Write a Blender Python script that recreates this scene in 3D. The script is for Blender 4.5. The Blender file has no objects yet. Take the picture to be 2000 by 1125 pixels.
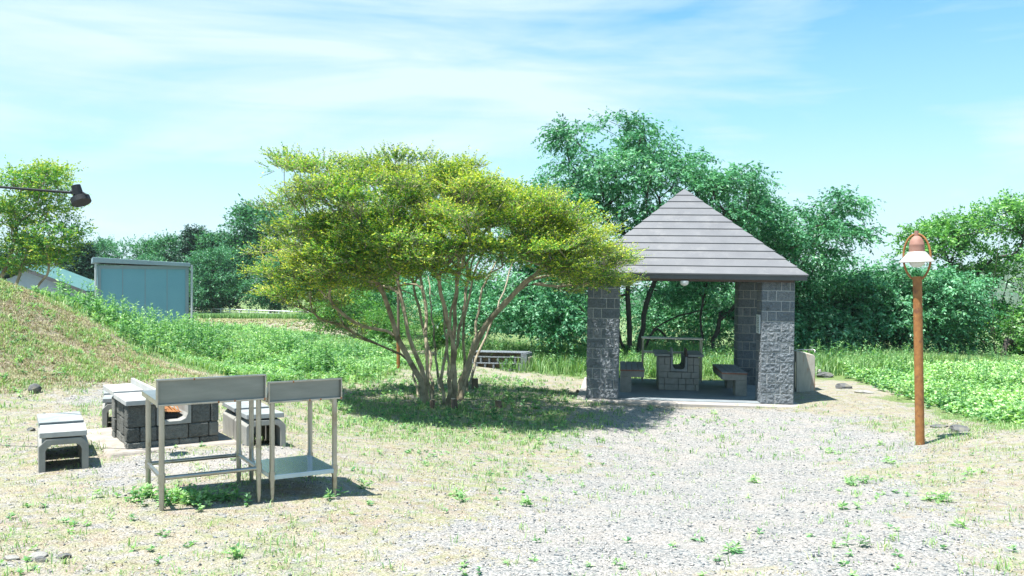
import bpy, math, random
import numpy as np
from mathutils import Vector, Matrix, Euler
R = math.radians
rng = np.random.default_rng(7)
random.seed(7)
sc = bpy.context.scene
col = sc.collection
CZ = 2.3; FPX = 1700.0; HX = 1000.0; HY = 562.5

def at(px, py, Y):
    return np.array([(px-HX)/FPX*Y, Y, CZ-(py-HY)/FPX*Y])

# ------------------------------------------------------------------ noise
def _hash(ix, iy, seed):
    h = (ix.astype(np.int64)*374761393 + iy.astype(np.int64)*668265263 + seed*982451653) & 0xffffffff
    h = ((h ^ (h >> 13))*1274126177) & 0xffffffff
    h = h ^ (h >> 16)
    return (h & 0xffff)/65535.0
def vnoise(x, y, seed=0):
    x = np.asarray(x, float); y = np.asarray(y, float)
    ix = np.floor(x); iy = np.floor(y); fx = x-ix; fy = y-iy
    fx = fx*fx*(3-2*fx); fy = fy*fy*(3-2*fy)
    ix = ix.astype(np.int64); iy = iy.astype(np.int64)
    a = _hash(ix, iy, seed); b = _hash(ix+1, iy, seed); c = _hash(ix, iy+1, seed); d = _hash(ix+1, iy+1, seed)
    return (a*(1-fx)+b*fx)*(1-fy)+(c*(1-fx)+d*fx)*fy
def fbm(x, y, s, seed=0, oct=4):
    v = 0; amp = .5; tot = 0
    for k in range(oct):
        v = v+amp*vnoise(np.asarray(x)*s, np.asarray(y)*s, seed+k*17); tot += amp; amp *= .5; s *= 2.03
    return v/tot
def smooth(a, b, x):
    t = np.clip((x-a)/(b-a), 0, 1); return t*t*(3-2*t)

# ------------------------------------------------------------------ terrain
CP = []
def cp(px, py, Y): p = at(px, py, Y); CP.append(p)
def cw(x, y, z): CP.append(np.array([x, y, z], float))
for x in (-12, -6, 0, 6, 12): cw(x, -4, .66)
for x in (-2.5, 0, 2.5): cw(x, 2, .66)
cw(-1.5, 4.96, .66); cw(1.5, 4.96, .66); cw(3.5, 5, .64); cw(-3.2, 4.9, .68)
cp(317, 1000, 6.37); cp(645, 942, 7.6); cp(80, 918, 7.74); cp(250, 885, 8.5); cp(420, 868, 9.0); cp(500, 872, 8.95); cp(215, 838, 9.95)
cp(1797, 870, 11.5); cp(2000, 840, 11.2); cp(1515, 788, 16.9); cp(1140, 775, 17.4); cp(1590, 775, 17.6)
cp(870, 790, 15.4); cp(700, 800, 14.2); cp(600, 830, 11.8); cp(1100, 850, 12.6); cp(900, 860, 11.9); cp(1400, 850, 13.2)
cp(1200, 950, 9.0); cp(1600, 940, 9.0)
cp(1000, 735, 22.0); cp(1030, 715, 24.5); cp(780, 722, 21.5); cp(700, 655, 33); cp(740, 690, 27)
cp(0, 556, 17.0); cp(70, 575, 18.5); cp(150, 602, 19.5); cp(260, 650, 20.5); cp(380, 712, 20.0); cp(-200, 500, 16); cp(-400, 470, 15)
cp(0, 765, 12.2); cp(120, 757, 12.9); cp(200, 752, 13.4); cp(330, 742, 14.8); cp(-200, 780, 11.2); cp(0, 650, 14.4); cp(150, 680, 15.6); cp(500, 745, 17.0)
cw(-16, 24, 1.5); cw(-20, 26, 1.6); cw(-11, 26, .95); cp(560, 690, 24.5)
cp(370, 640, 34); cp(550, 628, 39); cp(740, 640, 37); cw(-18, 36, .75); cw(-24, 40, .7)
cp(640, 623, 67); cp(450, 621, 73); cp(560, 624, 54); cp(400, 623, 56); cw(-36, 66, -.1); cw(-36, 84, -.3); cw(-12, 84, -.4); cw(-24, 84, -.4)
cp(1250, 700, 27); cp(1500, 695, 29); cp(1700, 695, 29); cp(1950, 712, 27); cp(1100, 705, 27); cp(1450, 728, 23.5)
cw(10, 20, .02); cw(14, 22, .0); cw(9, 15, .05); cw(12, 30, -.1); cw(18, 28, -.3); cw(0, 35, .2); cw(8, 36, -.4)
cw(20, 15, .1); cw(14, 9, .35); cw(12, 4, .6); cw(-14, 6, 1.1); cw(-12, 2, .8); cw(-18, 14, 3.0); cw(-24, 20, 3.2)
CP = np.array(CP)
def _U(r2): return np.where(r2 > 1e-12, .5*r2*np.log(r2+1e-12), 0)
_n = len(CP)
_K = _U(((CP[:, None, :2]-CP[None, :, :2])**2).sum(-1)) + np.eye(_n)*.6
_P = np.c_[np.ones(_n), CP[:, :2]]
_A = np.zeros((_n+3, _n+3)); _A[:_n, :_n] = _K; _A[:_n, _n:] = _P; _A[_n:, :_n] = _P.T
_W = np.linalg.solve(_A, np.r_[CP[:, 2], 0, 0, 0])
def ground_z(x, y):
    x = np.asarray(x, float); y = np.asarray(y, float); sh = x.shape
    x = x.ravel(); y = y.ravel(); xc = np.clip(x, -34, 26); yc = np.clip(y, -6, 86)
    out = np.empty_like(x)
    for i in range(0, len(x), 20000):
        a = xc[i:i+20000]; b = yc[i:i+20000]
        r2 = (a[:, None]-CP[None, :, 0])**2+(b[:, None]-CP[None, :, 1])**2
        out[i:i+20000] = _U(r2)@_W[:_n]+_W[_n]+_W[_n+1]*a+_W[_n+2]*b
    d = np.hypot(x-xc, y-yc)
    out = out*np.exp(-d/60)+.3*(1-np.exp(-d/60))
    # valley on the right beyond the trees
    v = smooth(33, 75, y)*smooth(-12, 14, x)
    out = out-v*np.minimum(14, (y-30)*.16*(y > 30))
    fl = smooth(1.0, 3.2, np.hypot(x-3.68, y-19.1))
    out = out+(fbm(x, y, .9, 5, 3)-.5)*.09*fl
    out = out-.07*(1-smooth(2.5, 3.5, np.hypot(x-3.68, y-19.1)))
    return out.reshape(sh)
def gz(x, y): return float(ground_z(np.array([x]), np.array([y]))[0])
def gp(px, py):
    """ground point under a pixel ray"""
    Ys = np.linspace(3, 120, 1500)
    X = (px-HX)/FPX*Ys; Z = CZ-(py-HY)/FPX*Ys
    g = ground_z(X, Ys); k = np.argmax(Z <= g)
    if not (Z <= g).any(): k = len(Ys)-1
    return np.array([X[k], Ys[k], g[k]])
def poly(pts): return np.array([gp(*p)[:2] for p in pts])
def sdist(x, y, P):
    """signed distance to polygon, positive inside"""
    x = np.asarray(x, float); y = np.asarray(y, float)
    ins = np.zeros(x.shape, bool); dm = np.full(x.shape, 1e9)
    for i in range(len(P)):
        a = P[i]; b = P[(i+1) % len(P)]; e = b-a; L = (e**2).sum()+1e-9
        t = np.clip(((x-a[0])*e[0]+(y-a[1])*e[1])/L, 0, 1)
        dm = np.minimum(dm, np.hypot(x-a[0]-t*e[0], y-a[1]-t*e[1]))
        c = ((a[1] > y) != (b[1] > y)) & (x < (b[0]-a[0])*(y-a[1])/(b[1]-a[1]+1e-12)+a[0])
        ins ^= c
    return np.where(ins, dm, -dm)
PG_gravel = poly([(1140, 800), (1240, 790), (1580, 800), (1700, 815), (1790, 860), (1720, 930), (1850, 1000), (2060, 1090), (2060, 1200), (760, 1200), (900, 1060), (1060, 980), (1100, 900), (1160, 850)])
PG_grav2 = poly([(160, 925), (240, 880), (420, 885), (560, 880), (720, 950), (760, 1000), (640, 1010), (440, 930), (330, 930), (200, 960)])
PG_grav3 = poly([(70, 770), (240, 745), (280, 770), (200, 800), (90, 790)])
PG_hill = np.array([at(-300, 480, 17.5)[:2], at(0, 540, 18)[:2], at(120, 590, 18.6)[:2], *poly([(200, 650), (270, 690), (390, 735), (200, 745), (0, 765), (-300, 790)])])
PG_weedL = np.array([at(60, 560, 19.3)[:2], at(150, 600, 21)[:2], at(380, 640, 31)[:2], *poly([(480, 642), (600, 655), (700, 668), (770, 690), (790, 735), (660, 752), (520, 748), (400, 725), (290, 690), (210, 645), (150, 612)])])
PG_field = np.array([at(330, 630, 33)[:2], *poly([(380, 645), (600, 650), (720, 642)]), at(720, 625, 60)[:2], at(350, 612, 66)[:2]])
PG_fieldgrass = np.array([at(340, 620, 52)[:2], at(480, 620, 54)[:2], at(640, 630, 48)[:2], at(700, 630, 40)[:2], at(770, 620, 44)[:2], at(660, 612, 66)[:2], at(330, 608, 76)[:2]])
PG_weedR = poly([(1592, 708), (1620, 694), (1900, 695), (2100, 700), (2300, 860), (2020, 838), (1900, 822), (1800, 800), (1730, 770), (1640, 735)])
PG_under = poly([(600, 800), (660, 745), (790, 735), (1000, 735), (1120, 770), (1160, 810), (1080, 860), (900, 870), (760, 860), (640, 830)])
PG_back = poly([(800, 735), (930, 715), (1140, 716), (1130, 706), (780, 690)])
PG_pav = poly([(1030, 722), (1145, 722), (1145, 775), (1090, 760)])
PG_behind = np.array([[1.5, 21.5], [9.0, 21.2], [12, 26], [12, 30], [-2, 30], [-2, 25.5]])
def masks(x, y):
    n1 = (fbm(x, y, .8, 11)-.5); n2 = (fbm(x, y, 2.6, 23)-.5)
    g = np.maximum.reduce([smooth(-1.0, .9, sdist(x, y, PG_gravel)+n1*2.2+n2*1.4), .75*smooth(-.3, .5, sdist(x, y, PG_grav2)+n1*1.5+n2), .7*smooth(-.3, .4, sdist(x, y, PG_grav3)+n2)])
    base = smooth(.50, .68, fbm(x, y, 1.3, 31, 5))*.42+smooth(.48, .64, fbm(x, y, 4.5, 37, 3))*.34
    left = smooth(1.5, -3.5, x)*smooth(3, 5, y)
    g = np.maximum(g, .44*(1-left)+.40*left)
    gr = base*(1-np.clip(g*1.25, 0, .9))
    hill = smooth(-.5, .5, sdist(x, y, PG_hill)+n1*1.5)
    gr = gr*(1-hill*.35); g = g*(1-hill)
    for P, a, w in ((PG_weedL, 1, .9), (PG_weedR, 1, .3), (PG_fieldgrass, .9, .6), (PG_under, .38, .8), (PG_back, .9, .5), (PG_behind, 1, .8)):
        gr = np.maximum(gr, a*smooth(-w, w, sdist(x, y, P)+n1*1.6+n2*.8))
    far = np.maximum(smooth(66, 72, y), smooth(28, 30, y)*smooth(-8, -4, x))
    gr = np.maximum(gr, far); g = g*(1-far)
    fld = smooth(-.6, .6, sdist(x, y, PG_field)+n1)
    gr = gr*(1-.75*fld*(1-smooth(-.6, .6, sdist(x, y, PG_fieldgrass))))
    dry = np.maximum(hill, fld)
    shade = smooth(-.8, .8, sdist(x, y, PG_pav))
    return g, gr, dry

# ------------------------------------------------------------------ mesh helpers
def npmesh(name, V, F, k, mat, attrs=None, parent=None, smoothf=False, link=True, uv=None):
    """V (n,3) array, F (m,k) array of faces"""
    me = bpy.data.meshes.new(name); V = np.ascontiguousarray(V, np.float32); F = np.ascontiguousarray(F, np.int32)
    me.vertices.add(len(V)); me.vertices.foreach_set('co', V.ravel())
    me.loops.add(F.size); me.loops.foreach_set('vertex_index', F.ravel())
    me.polygons.add(len(F)); me.polygons.foreach_set('loop_start', np.arange(0, F.size, k, dtype=np.int32))
    try: me.polygons.foreach_set('loop_total', np.full(len(F), k, np.int32))
    except Exception: pass
    if smoothf: me.polygons.foreach_set('use_smooth', np.ones(len(F), bool))
    for an, av in (attrs or {}).items():
        a = me.attributes.new(an, 'FLOAT', 'POINT'); a.data.foreach_set('value', np.ascontiguousarray(av, np.float32))
    me.update(calc_edges=True)
    me.materials.append(mat)
    o = bpy.data.objects.new(name, me)
    if link: col.objects.link(o)
    if parent: o.parent = parent
    return o

def tag(o, label=None, cat=None, group=None, kind=None):
    if label: o['label'] = label
    if cat: o['category'] = cat
    if group: o['group'] = group
    if kind: o['kind'] = kind
    return o
def empty(name, loc, rz=0, rx=0, ry=0):
    o = bpy.data.objects.new(name, None); col.objects.link(o); o.location = [float(v) for v in loc]
    o.rotation_euler = (rx, ry, rz); o.empty_display_size = .2
    return o
CH = {}
def copy_tree(o, parent=None):
    c = o.copy(); col.objects.link(c)
    if parent is not None: c.parent = parent
    for ch in CH.get(o.name, []): copy_tree_child(ch, c)
    return c
def copy_tree_child(ch, c):
    d = ch.copy(); col.objects.link(d); d.parent = c
    for g in [q for q in bpy.data.objects if q.parent == ch]:
        e = g.copy(); col.objects.link(e); e.parent = d
def dup(o):
    kids = [q for q in bpy.data.objects if q.parent == o]
    c = o.copy(); col.objects.link(c)
    for k in kids: copy_tree_child(k, c)
    return c

class MB:
    def __init__(s): s.v = []; s.f = []
    def add(s, vs, fs):
        b = len(s.v); s.v += [tuple(map(float, v)) for v in vs]; s.f += [tuple(i+b for i in f) for f in fs]; return s
    def box(s, c, size, rot=None):
        hx, hy, hz = size[0]/2, size[1]/2, size[2]/2
        vs = [Vector((x, y, z)) for x in (-hx, hx) for y in (-hy, hy) for z in (-hz, hz)]
        if rot: m = Euler(rot).to_matrix(); vs = [m@v for v in vs]
        vs = [v+Vector([float(q) for q in c]) for v in vs]
        return s.add(vs, [(0, 1, 3, 2), (4, 6, 7, 5), (0, 4, 5, 1), (2, 3, 7, 6), (0, 2, 6, 4), (1, 5, 7, 3)])
    def bb(s, x0, x1, y0, y1, z0, z1): return s.box(((x0+x1)/2, (y0+y1)/2, (z0+z1)/2), (x1-x0, y1-y0, z1-z0))
    def tube(s, pts, rad, n=12, cap=True):
        pts = [Vector([float(q) for q in p]) for p in pts]
        if not hasattr(rad, '__len__'): rad = [rad]*len(pts)
        rings = []; up = None; b0 = len(s.v)
        for i, p in enumerate(pts):
            t = (pts[min(i+1, len(pts)-1)]-pts[max(i-1, 0)])
            t = t.normalized() if t.length > 1e-9 else Vector((0, 0, 1))
            if up is None: up = t.orthogonal().normalized()
            up = (up-t*up.dot(t)).normalized(); w = t.cross(up)
            s.v += [tuple(p+(up*math.cos(2*math.pi*k/n)+w*math.sin(2*math.pi*k/n))*rad[i]) for k in range(n)]
        for i in range(len(pts)-1):
            for k in range(n):
                a = b0+i*n+k; b = b0+i*n+(k+1) % n
                s.f.append((a, b, b+n, a+n))
        if cap:
            s.f.append(tuple(b0+k for k in range(n))[::-1]); e = b0+(len(pts)-1)*n
            s.f.append(tuple(e+k for k in range(n)))
        return s
    def lathe(s, prof, c=(0, 0, 0), n=32):
        b0 = len(s.v)
        for r, z in prof:
            s.v += [(c[0]+r*math.cos(2*math.pi*k/n), c[1]+r*math.sin(2*math.pi*k/n), c[2]+z) for k in range(n)]
        for i in range(len(prof)-1):
            for k in range(n):
                a = b0+i*n+k; b = b0+i*n+(k+1) % n
                s.f.append((a, b, b+n, a+n))
        return s
    def prism(s, prof, y0, y1, axis='y'):
        """prof list of (x,z), extruded along y"""
        n = len(prof); vs = [(x, y0, z) for x, z in prof]+[(x, y1, z) for x, z in prof]
        return s.add(vs, [tuple(range(n)), tuple(range(2*n-1, n-1, -1))]+[((i+1) % n, i, n+i, n+(i+1) % n) for i in range(n)])
    def build(s, name, mat, parent=None, bevel=0, smoothf=False, seg=2):
        me = bpy.data.meshes.new(name); me.from_pydata(s.v, [], s.f)
        me.materials.append(mat); me.update()
        if smoothf:
            for p in me.polygons: p.use_smooth = len(p.vertices) == 4
            me.set_sharp_from_angle(angle=R(38))
        o = bpy.data.objects.new(name, me); col.objects.link(o)
        if parent: o.parent = parent
        if bevel:
            m = o.modifiers.new('bevel', 'BEVEL'); m.width = bevel; m.segments = seg; m.limit_method = 'ANGLE'; m.angle_limit = R(40)
        return o

# ------------------------------------------------------------------ materials
def newmat(name):
    m = bpy.data.materials.new(name); m.use_nodes = True; nt = m.node_tree; nt.nodes.clear()
    return m, nt
def N(nt, t, **kw):
    n = nt.nodes.new(t)
    for k, v in kw.items():
        if k == 'inp':
            for a, b in v.items(): n.inputs[a].default_value = b
        else: setattr(n, k, v)
    return n
def L(nt, a, b): nt.links.new(a, b)
def ramp(nt, fac, stops, interp='LINEAR'):
    r = N(nt, 'ShaderNodeValToRGB'); r.color_ramp.interpolation = interp
    e = r.color_ramp.elements
    while len(e) < len(stops): e.new(.5)
    for i, (p, c) in enumerate(stops):
        e[i].position = p; e[i].color = (*c, 1) if len(c) == 3 else c
    if fac is not None: L(nt, fac, r.inputs[0])
    return r.outputs[0]
def mixc(nt, f, a, b, mode='MIX'):
    m = N(nt, 'ShaderNodeMix', data_type='RGBA', blend_type=mode)
    for s, v in ((m.inputs[0], f), (m.inputs[6], a), (m.inputs[7], b)):
        if isinstance(v, (int, float)): s.default_value = v
        elif isinstance(v, tuple): s.default_value = (*v, 1)
        else: L(nt, v, s)
    return m.outputs[2]
def math_(nt, op, a, b=None, c=None, clamp=False):
    m = N(nt, 'ShaderNodeMath', operation=op); m.use_clamp = clamp
    for i, v in enumerate((a, b, c)):
        if v is None: continue
        if isinstance(v, (int, float)): m.inputs[i].default_value = v
        else: L(nt, v, m.inputs[i])
    return m.outputs[0]
def noise(nt, vec, scale, detail=4, rough=.55, out=0, dist=0):
    n = N(nt, 'ShaderNodeTexNoise', inp={'Scale': scale, 'Detail': detail, 'Roughness': rough, 'Distortion': dist})
    if vec is not None: L(nt, vec, n.inputs['Vector'])
    return n.outputs[out]
def coords(nt, kind='Object', scale=None):
    t = N(nt, 'ShaderNodeTexCoord').outputs[kind]
    if scale:
        m = N(nt, 'ShaderNodeMapping'); m.inputs['Scale'].default_value = scale; L(nt, t, m.inputs[0]); return m.outputs[0]
    return t
def pbsdf(nt, colr, rough=.8, metal=0, bump=None, bstr=.3, bdist=.01, spec=.5):
    b = N(nt, 'ShaderNodeBsdfPrincipled')
    for s, v in ((b.inputs['Base Color'], colr), (b.inputs['Roughness'], rough), (b.inputs['Metallic'], metal)):
        if isinstance(v, (int, float)): s.default_value = v
        elif isinstance(v, tuple): s.default_value = (*v, 1)
        else: L(nt, v, s)
    b.inputs['Specular IOR Level'].default_value = spec
    if bump is not None:
        bn = N(nt, 'ShaderNodeBump', inp={'Strength': bstr, 'Distance': bdist}); L(nt, bump, bn.inputs['Height']); L(nt, bn.outputs[0], b.inputs['Normal'])
    o = N(nt, 'ShaderNodeOutputMaterial'); L(nt, b.outputs[0], o.inputs[0])
    return b
def simple(name, c1, c2, scale=6, rough=.8, metal=0, bstr=.3, bdist=.005, bscale=40, spec=.5, stain=None, stscale=3, streth=None):
    m, nt = newmat(name); v = coords(nt, 'Object', streth)
    f = noise(nt, v, scale, 6, .6)
    c = ramp(nt, f, [(.3, c1), (.7, c2)])
    if stain:
        s = noise(nt, v, stscale, 6, .7)
        c = mixc(nt, ramp(nt, s, [(.52, (0, 0, 0)), (.66, (1, 1, 1))]), c, stain)
    pbsdf(nt, c, rough, metal, noise(nt, v, bscale, 5, .65), bstr, bdist, spec)
    return m
def leafmat(name, stops, young=None, transl=.3, rough=.45, spec=.4, tcol=(1.1, 1.25, .5)):
    m, nt = newmat(name)
    a = N(nt, 'ShaderNodeAttribute', attribute_name='tint').outputs['Fac']
    c = ramp(nt, a, stops)
    if young:
        y = N(nt, 'ShaderNodeAttribute', attribute_name='young').outputs['Fac']
        c = mixc(nt, y, c, ramp(nt, a, young))
    b = N(nt, 'ShaderNodeBsdfPrincipled'); L(nt, c, b.inputs['Base Color']); b.inputs['Roughness'].default_value = rough; b.inputs['Specular IOR Level'].default_value = spec
    t = N(nt, 'ShaderNodeBsdfTranslucent'); L(nt, mixc(nt, 1.0, c, tcol, 'MULTIPLY'), t.inputs[0])
    mx = N(nt, 'ShaderNodeMixShader'); mx.inputs[0].default_value = transl
    L(nt, b.outputs[0], mx.inputs[1]); L(nt, t.outputs[0], mx.inputs[2])
    o = N(nt, 'ShaderNodeOutputMaterial'); L(nt, mx.outputs[0], o.inputs[0])
    return m
# ------------------------------------------------------------------ camera, light, sky
cam = bpy.data.cameras.new('camera'); co = bpy.data.objects.new('camera', cam); col.objects.link(co)
co.location = (0, 0, CZ); co.rotation_euler = (R(90), 0, 0); cam.sensor_width = 36; cam.lens = 36*FPX/2000; cam.clip_end = 4000; cam.clip_start = .05
sc.camera = co
SUN = Vector((-.30, -.19, 1.0)).normalized()
sl = bpy.data.lights.new('sun', 'SUN'); sl.energy = 5.0; sl.angle = R(.53); sl.color = (1, .965, .90)
so = bpy.data.objects.new('sun', sl); col.objects.link(so); so.rotation_euler = SUN.to_track_quat('Z', 'Y').to_euler(); so.location = (0, 0, 30)
elev = math.asin(SUN.z); az = math.atan2(SUN.x, SUN.y)
w = bpy.data.worlds.new('World'); sc.world = w; w.use_nodes = True; nt = w.node_tree; nt.nodes.clear()
sky = N(nt, 'ShaderNodeTexSky', sky_type='NISHITA', sun_disc=False, sun_elevation=elev, sun_rotation=az, altitude=200, air_density=1.2, dust_density=.6, ozone_density=1.2)
tint = mixc(nt, 1.0, sky.outputs[0], (.62, 1.40, 1.50), 'MULTIPLY')
tc = N(nt, 'ShaderNodeTexCoord').outputs['Generated']
sp = N(nt, 'ShaderNodeSeparateXYZ'); L(nt, tc, sp.inputs[0])
mp = N(nt, 'ShaderNodeMapping'); mp.inputs['Rotation'].default_value = (0, R(12), 0); mp.inputs['Scale'].default_value = (1.0, .8, 5.2); mp.inputs['Location'].default_value = (6.1, 2, 2.6)
L(nt, tc, mp.inputs[0])
n1 = noise(nt, mp.outputs[0], 1.7, 7, .52, 0, .7)
mp2 = N(nt, 'ShaderNodeMapping'); mp2.inputs['Rotation'].default_value = (0, R(14), 0); mp2.inputs['Scale'].default_value = (1.6, 1.2, 15); L(nt, tc, mp2.inputs[0])
n2 = noise(nt, mp2.outputs[0], 1.9, 8, .6, 0, 1.0)
f = math_(nt, 'ADD', math_(nt, 'MULTIPLY', n1, .78), math_(nt, 'MULTIPLY', n2, .22))
f = ramp(nt, f, [(.38, (.05, .05, .05)), (.50, (.5, .5, .5)), (.62, (.95, .95, .95))])
# the thin veil thickens towards the horizon
hz = ramp(nt, sp.outputs[2], [(0.0, (.96, .96, .96)), (.08, (.75, .75, .75)), (.18, (.34, .34, .34)), (.34, (.0, .0, .0))])
f = math_(nt, 'MAXIMUM', f, hz)
f = math_(nt, 'MULTIPLY', f, ramp(nt, sp.outputs[2], [(.38, (1, 1, 1)), (.62, (.25, .25, .25))]))
skc = mixc(nt, f, tint, (6.2, 7.6, 8.6))
bg = N(nt, 'ShaderNodeBackground'); L(nt, skc, bg.inputs[0]); bg.inputs[1].default_value = .054
L(nt, bg.outputs[0], N(nt, 'ShaderNodeOutputWorld').inputs[0])
sc.view_settings.view_transform = 'Standard'; sc.view_settings.look = 'None'; sc.view_settings.gamma = 1; sc.view_settings.exposure = 1.32
sc.cycles.max_bounces = 8; sc.cycles.diffuse_bounces = 3; sc.cycles.transmission_bounces = 4; sc.cycles.transparent_max_bounces = 8
sc.cycles.caustics_reflective = False; sc.cycles.caustics_refractive = False

# ------------------------------------------------------------------ ground
xs = 11*np.sinh(np.linspace(-4.3, 4.3, 640)); 
t = np.linspace(0, 1, 620); ys = -12+1.2*np.sinh(t*7.0)*.9+t*22
GX, GY = np.meshgrid(xs, ys)
GZ = ground_z(GX, GY)
nx, ny = len(xs), len(ys)
idx = np.arange(nx*ny).reshape(ny, nx)
F = np.stack([idx[:-1, :-1], idx[:-1, 1:], idx[1:, 1:], idx[1:, :-1]], -1).reshape(-1, 4)
mg, mr, md = masks(GX, GY)
m, nt = newmat('ground_mat')
P3 = coords(nt, 'Object')
A = lambda n: N(nt, 'ShaderNodeAttribute', attribute_name=n).outputs['Fac']
# gravel
v1 = N(nt, 'ShaderNodeTexVoronoi', inp={'Scale': 60.0, 'Randomness': 1.0}); L(nt, P3, v1.inputs['Vector'])
v2 = N(nt, 'ShaderNodeTexVoronoi', inp={'Scale': 120.0}); L(nt, P3, v2.inputs['Vector'])
s1 = N(nt, 'ShaderNodeSeparateColor'); L(nt, v1.outputs['Color'], s1.inputs[0])
peb = ramp(nt, s1.outputs[0], [(0, (.05, .058, .065)), (.09, (.14, .155, .165)), (.35, (.25, .255, .255)), (.65, (.325, .32, .305)), (.88, (.40, .365, .335)), (1, (.56, .54, .51))])
s2 = N(nt, 'ShaderNodeSeparateColor'); L(nt, v2.outputs['Color'], s2.inputs[0])
peb2 = ramp(nt, s2.outputs[0], [(0, (.06, .07, .08)), (.30, (.24, .24, .235)), (.8, (.35, .325, .30)), (1, (.52, .49, .46))])
pm = ramp(nt, noise(nt, P3, 9, 4), [(.42, (0, 0, 0)), (.60, (1, 1, 1))])
grc = mixc(nt, pm, peb, peb2)
grc = mixc(nt, ramp(nt, noise(nt, P3, 2.1, 5), [(.45, (0, 0, 0)), (.75, (.55, .55, .55))]), grc, (.40, .345, .30))
# straw and soil
fib = N(nt, 'ShaderNodeMapping'); fib.inputs['Scale'].default_value = (70, 26, 40); fib.inputs['Rotation'].default_value = (0, 0, .6); L(nt, P3, fib.inputs[0])
nf = noise(nt, fib.outputs[0], 1, 6, .7, 0, 1.5)
straw = ramp(nt, nf, [(.28, (.11, .09, .06)), (.42, (.27, .235, .17)), (.6, (.42, .385, .30)), (.8, (.54, .50, .42))])
soil = ramp(nt, noise(nt, P3, 30, 6, .7), [(.3, (.16, .115, .085)), (.7, (.40, .31, .25))])
sm = ramp(nt, noise(nt, P3, 2.3, 7, .72), [(.46, (0, 0, 0)), (.62, (1, 1, 1))])
dryc = mixc(nt, math_(nt, 'MULTIPLY', sm, .75), straw, soil)
moss = ramp(nt, noise(nt, P3, 24, 5), [(.3, (.14, .17, .06)), (.7, (.34, .36, .19))])
dryc = mixc(nt, ramp(nt, noise(nt, P3, 3.3, 7, .75), [(.47, (0, 0, 0)), (.62, (.85, .85, .85))]), dryc, moss)
green = ramp(nt, noise(nt, P3, 46, 6, .75), [(.28, (.03, .06, .02)), (.45, (.10, .17, .05)), (.58, (.22, .28, .11)), (.72, (.42, .38, .25))])
# break each transition with noise so patches end raggedly
def ragged(att, sc_, sh):
    q = math_(nt, 'ADD', att, math_(nt, 'MULTIPLY', math_(nt, 'SUBTRACT', noise(nt, P3, sc_, 6, .7), .5), sh))
    return ramp(nt, q, [(.30, (0, 0, 0)), (.70, (1, 1, 1))])
c = mixc(nt, ragged(A('gravel'), 6.5, 2.1), dryc, grc)
c = mixc(nt, ragged(A('green'), 9.0, 1.9), c, green)
mulch = ramp(nt, noise(nt, P3, 55, 6, .75), [(.3, (.11, .075, .05)), (.5, (.26, .20, .13)), (.72, (.42, .37, .25))])
c = mixc(nt, math_(nt, 'MULTIPLY', A('hillm'), ramp(nt, noise(nt, P3, 1.4, 6, .7), [(.48, (0, 0, 0)), (.66, (.55, .55, .55))])), c, mulch)
hgt = math_(nt, 'ADD', math_(nt, 'MULTIPLY', v1.outputs['Distance'], -.9), math_(nt, 'ADD', math_(nt, 'MULTIPLY', nf, .5), math_(nt, 'MULTIPLY', s2.outputs[1], .3)))
pbsdf(nt, c, .92, 0, hgt, .8, .022, .25)
hm = smooth(-.2, 1.2, sdist(GX, GY, poly([(-200, 620), (120, 640), (260, 690), (330, 720), (100, 725), (-200, 730)])))
ground = npmesh('ground', np.c_[GX.ravel(), GY.ravel(), GZ.ravel()], F, 4, m, {'gravel': mg.ravel(), 'green': mr.ravel(), 'hillm': hm.ravel()}, smoothf=True)
tag(ground, kind='structure')

# air between here and the far hills
m, nt = newmat('haze_mat'); pv = N(nt, 'ShaderNodeVolumePrincipled'); pv.inputs['Color'].default_value = (.80, .92, 1, 1); pv.inputs['Density'].default_value = .00025; pv.inputs['Anisotropy'].default_value = .2
L(nt, pv.outputs[0], N(nt, 'ShaderNodeOutputMaterial').inputs['Volume'])
tag(MB().bb(-460, 960, -40, 960, -60, 70).build('haze', m), 'thin pale summer haze in the air', 'haze', kind='stuff')

# distant wooded hills beyond the valley
hx = np.linspace(-100, 900, 260); hy = np.linspace(420, 900, 90); HXX, HYY = np.meshgrid(hx, hy)
hzz = -25+38*np.exp(-((HYY-700)/150)**2)*(.35+.65*smooth(50, 420, HXX))*(.7+.6*fbm(HXX, HYY, .006, 71)) + 9*fbm(HXX, HYY, .05, 72)
m, nt = newmat('hill_mat'); v = coords(nt, 'Object')
pbsdf(nt, ramp(nt, noise(nt, v, .09, 8, .7), [(.3, (.03, .07, .035)), (.7, (.09, .15, .06))]), .9, 0, noise(nt, v, .12, 8, .75), 1, 4)
idx = np.arange(hx.size*hy.size).reshape(hy.size, hx.size)
F = np.stack([idx[:-1, :-1], idx[:-1, 1:], idx[1:, 1:], idx[1:, :-1]], -1).reshape(-1, 4)
tag(npmesh('hills', np.c_[HXX.ravel(), HYY.ravel(), hzz.ravel()], F, 4, m, smoothf=True), kind='structure')
# ------------------------------------------------------------------ object materials
M = {}
M['steel'] = simple('stainless_steel', (.34, .335, .31), (.44, .435, .41), 3, .3, .9, .03, .001, 60, stain=(.28, .25, .20), stscale=4)
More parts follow.
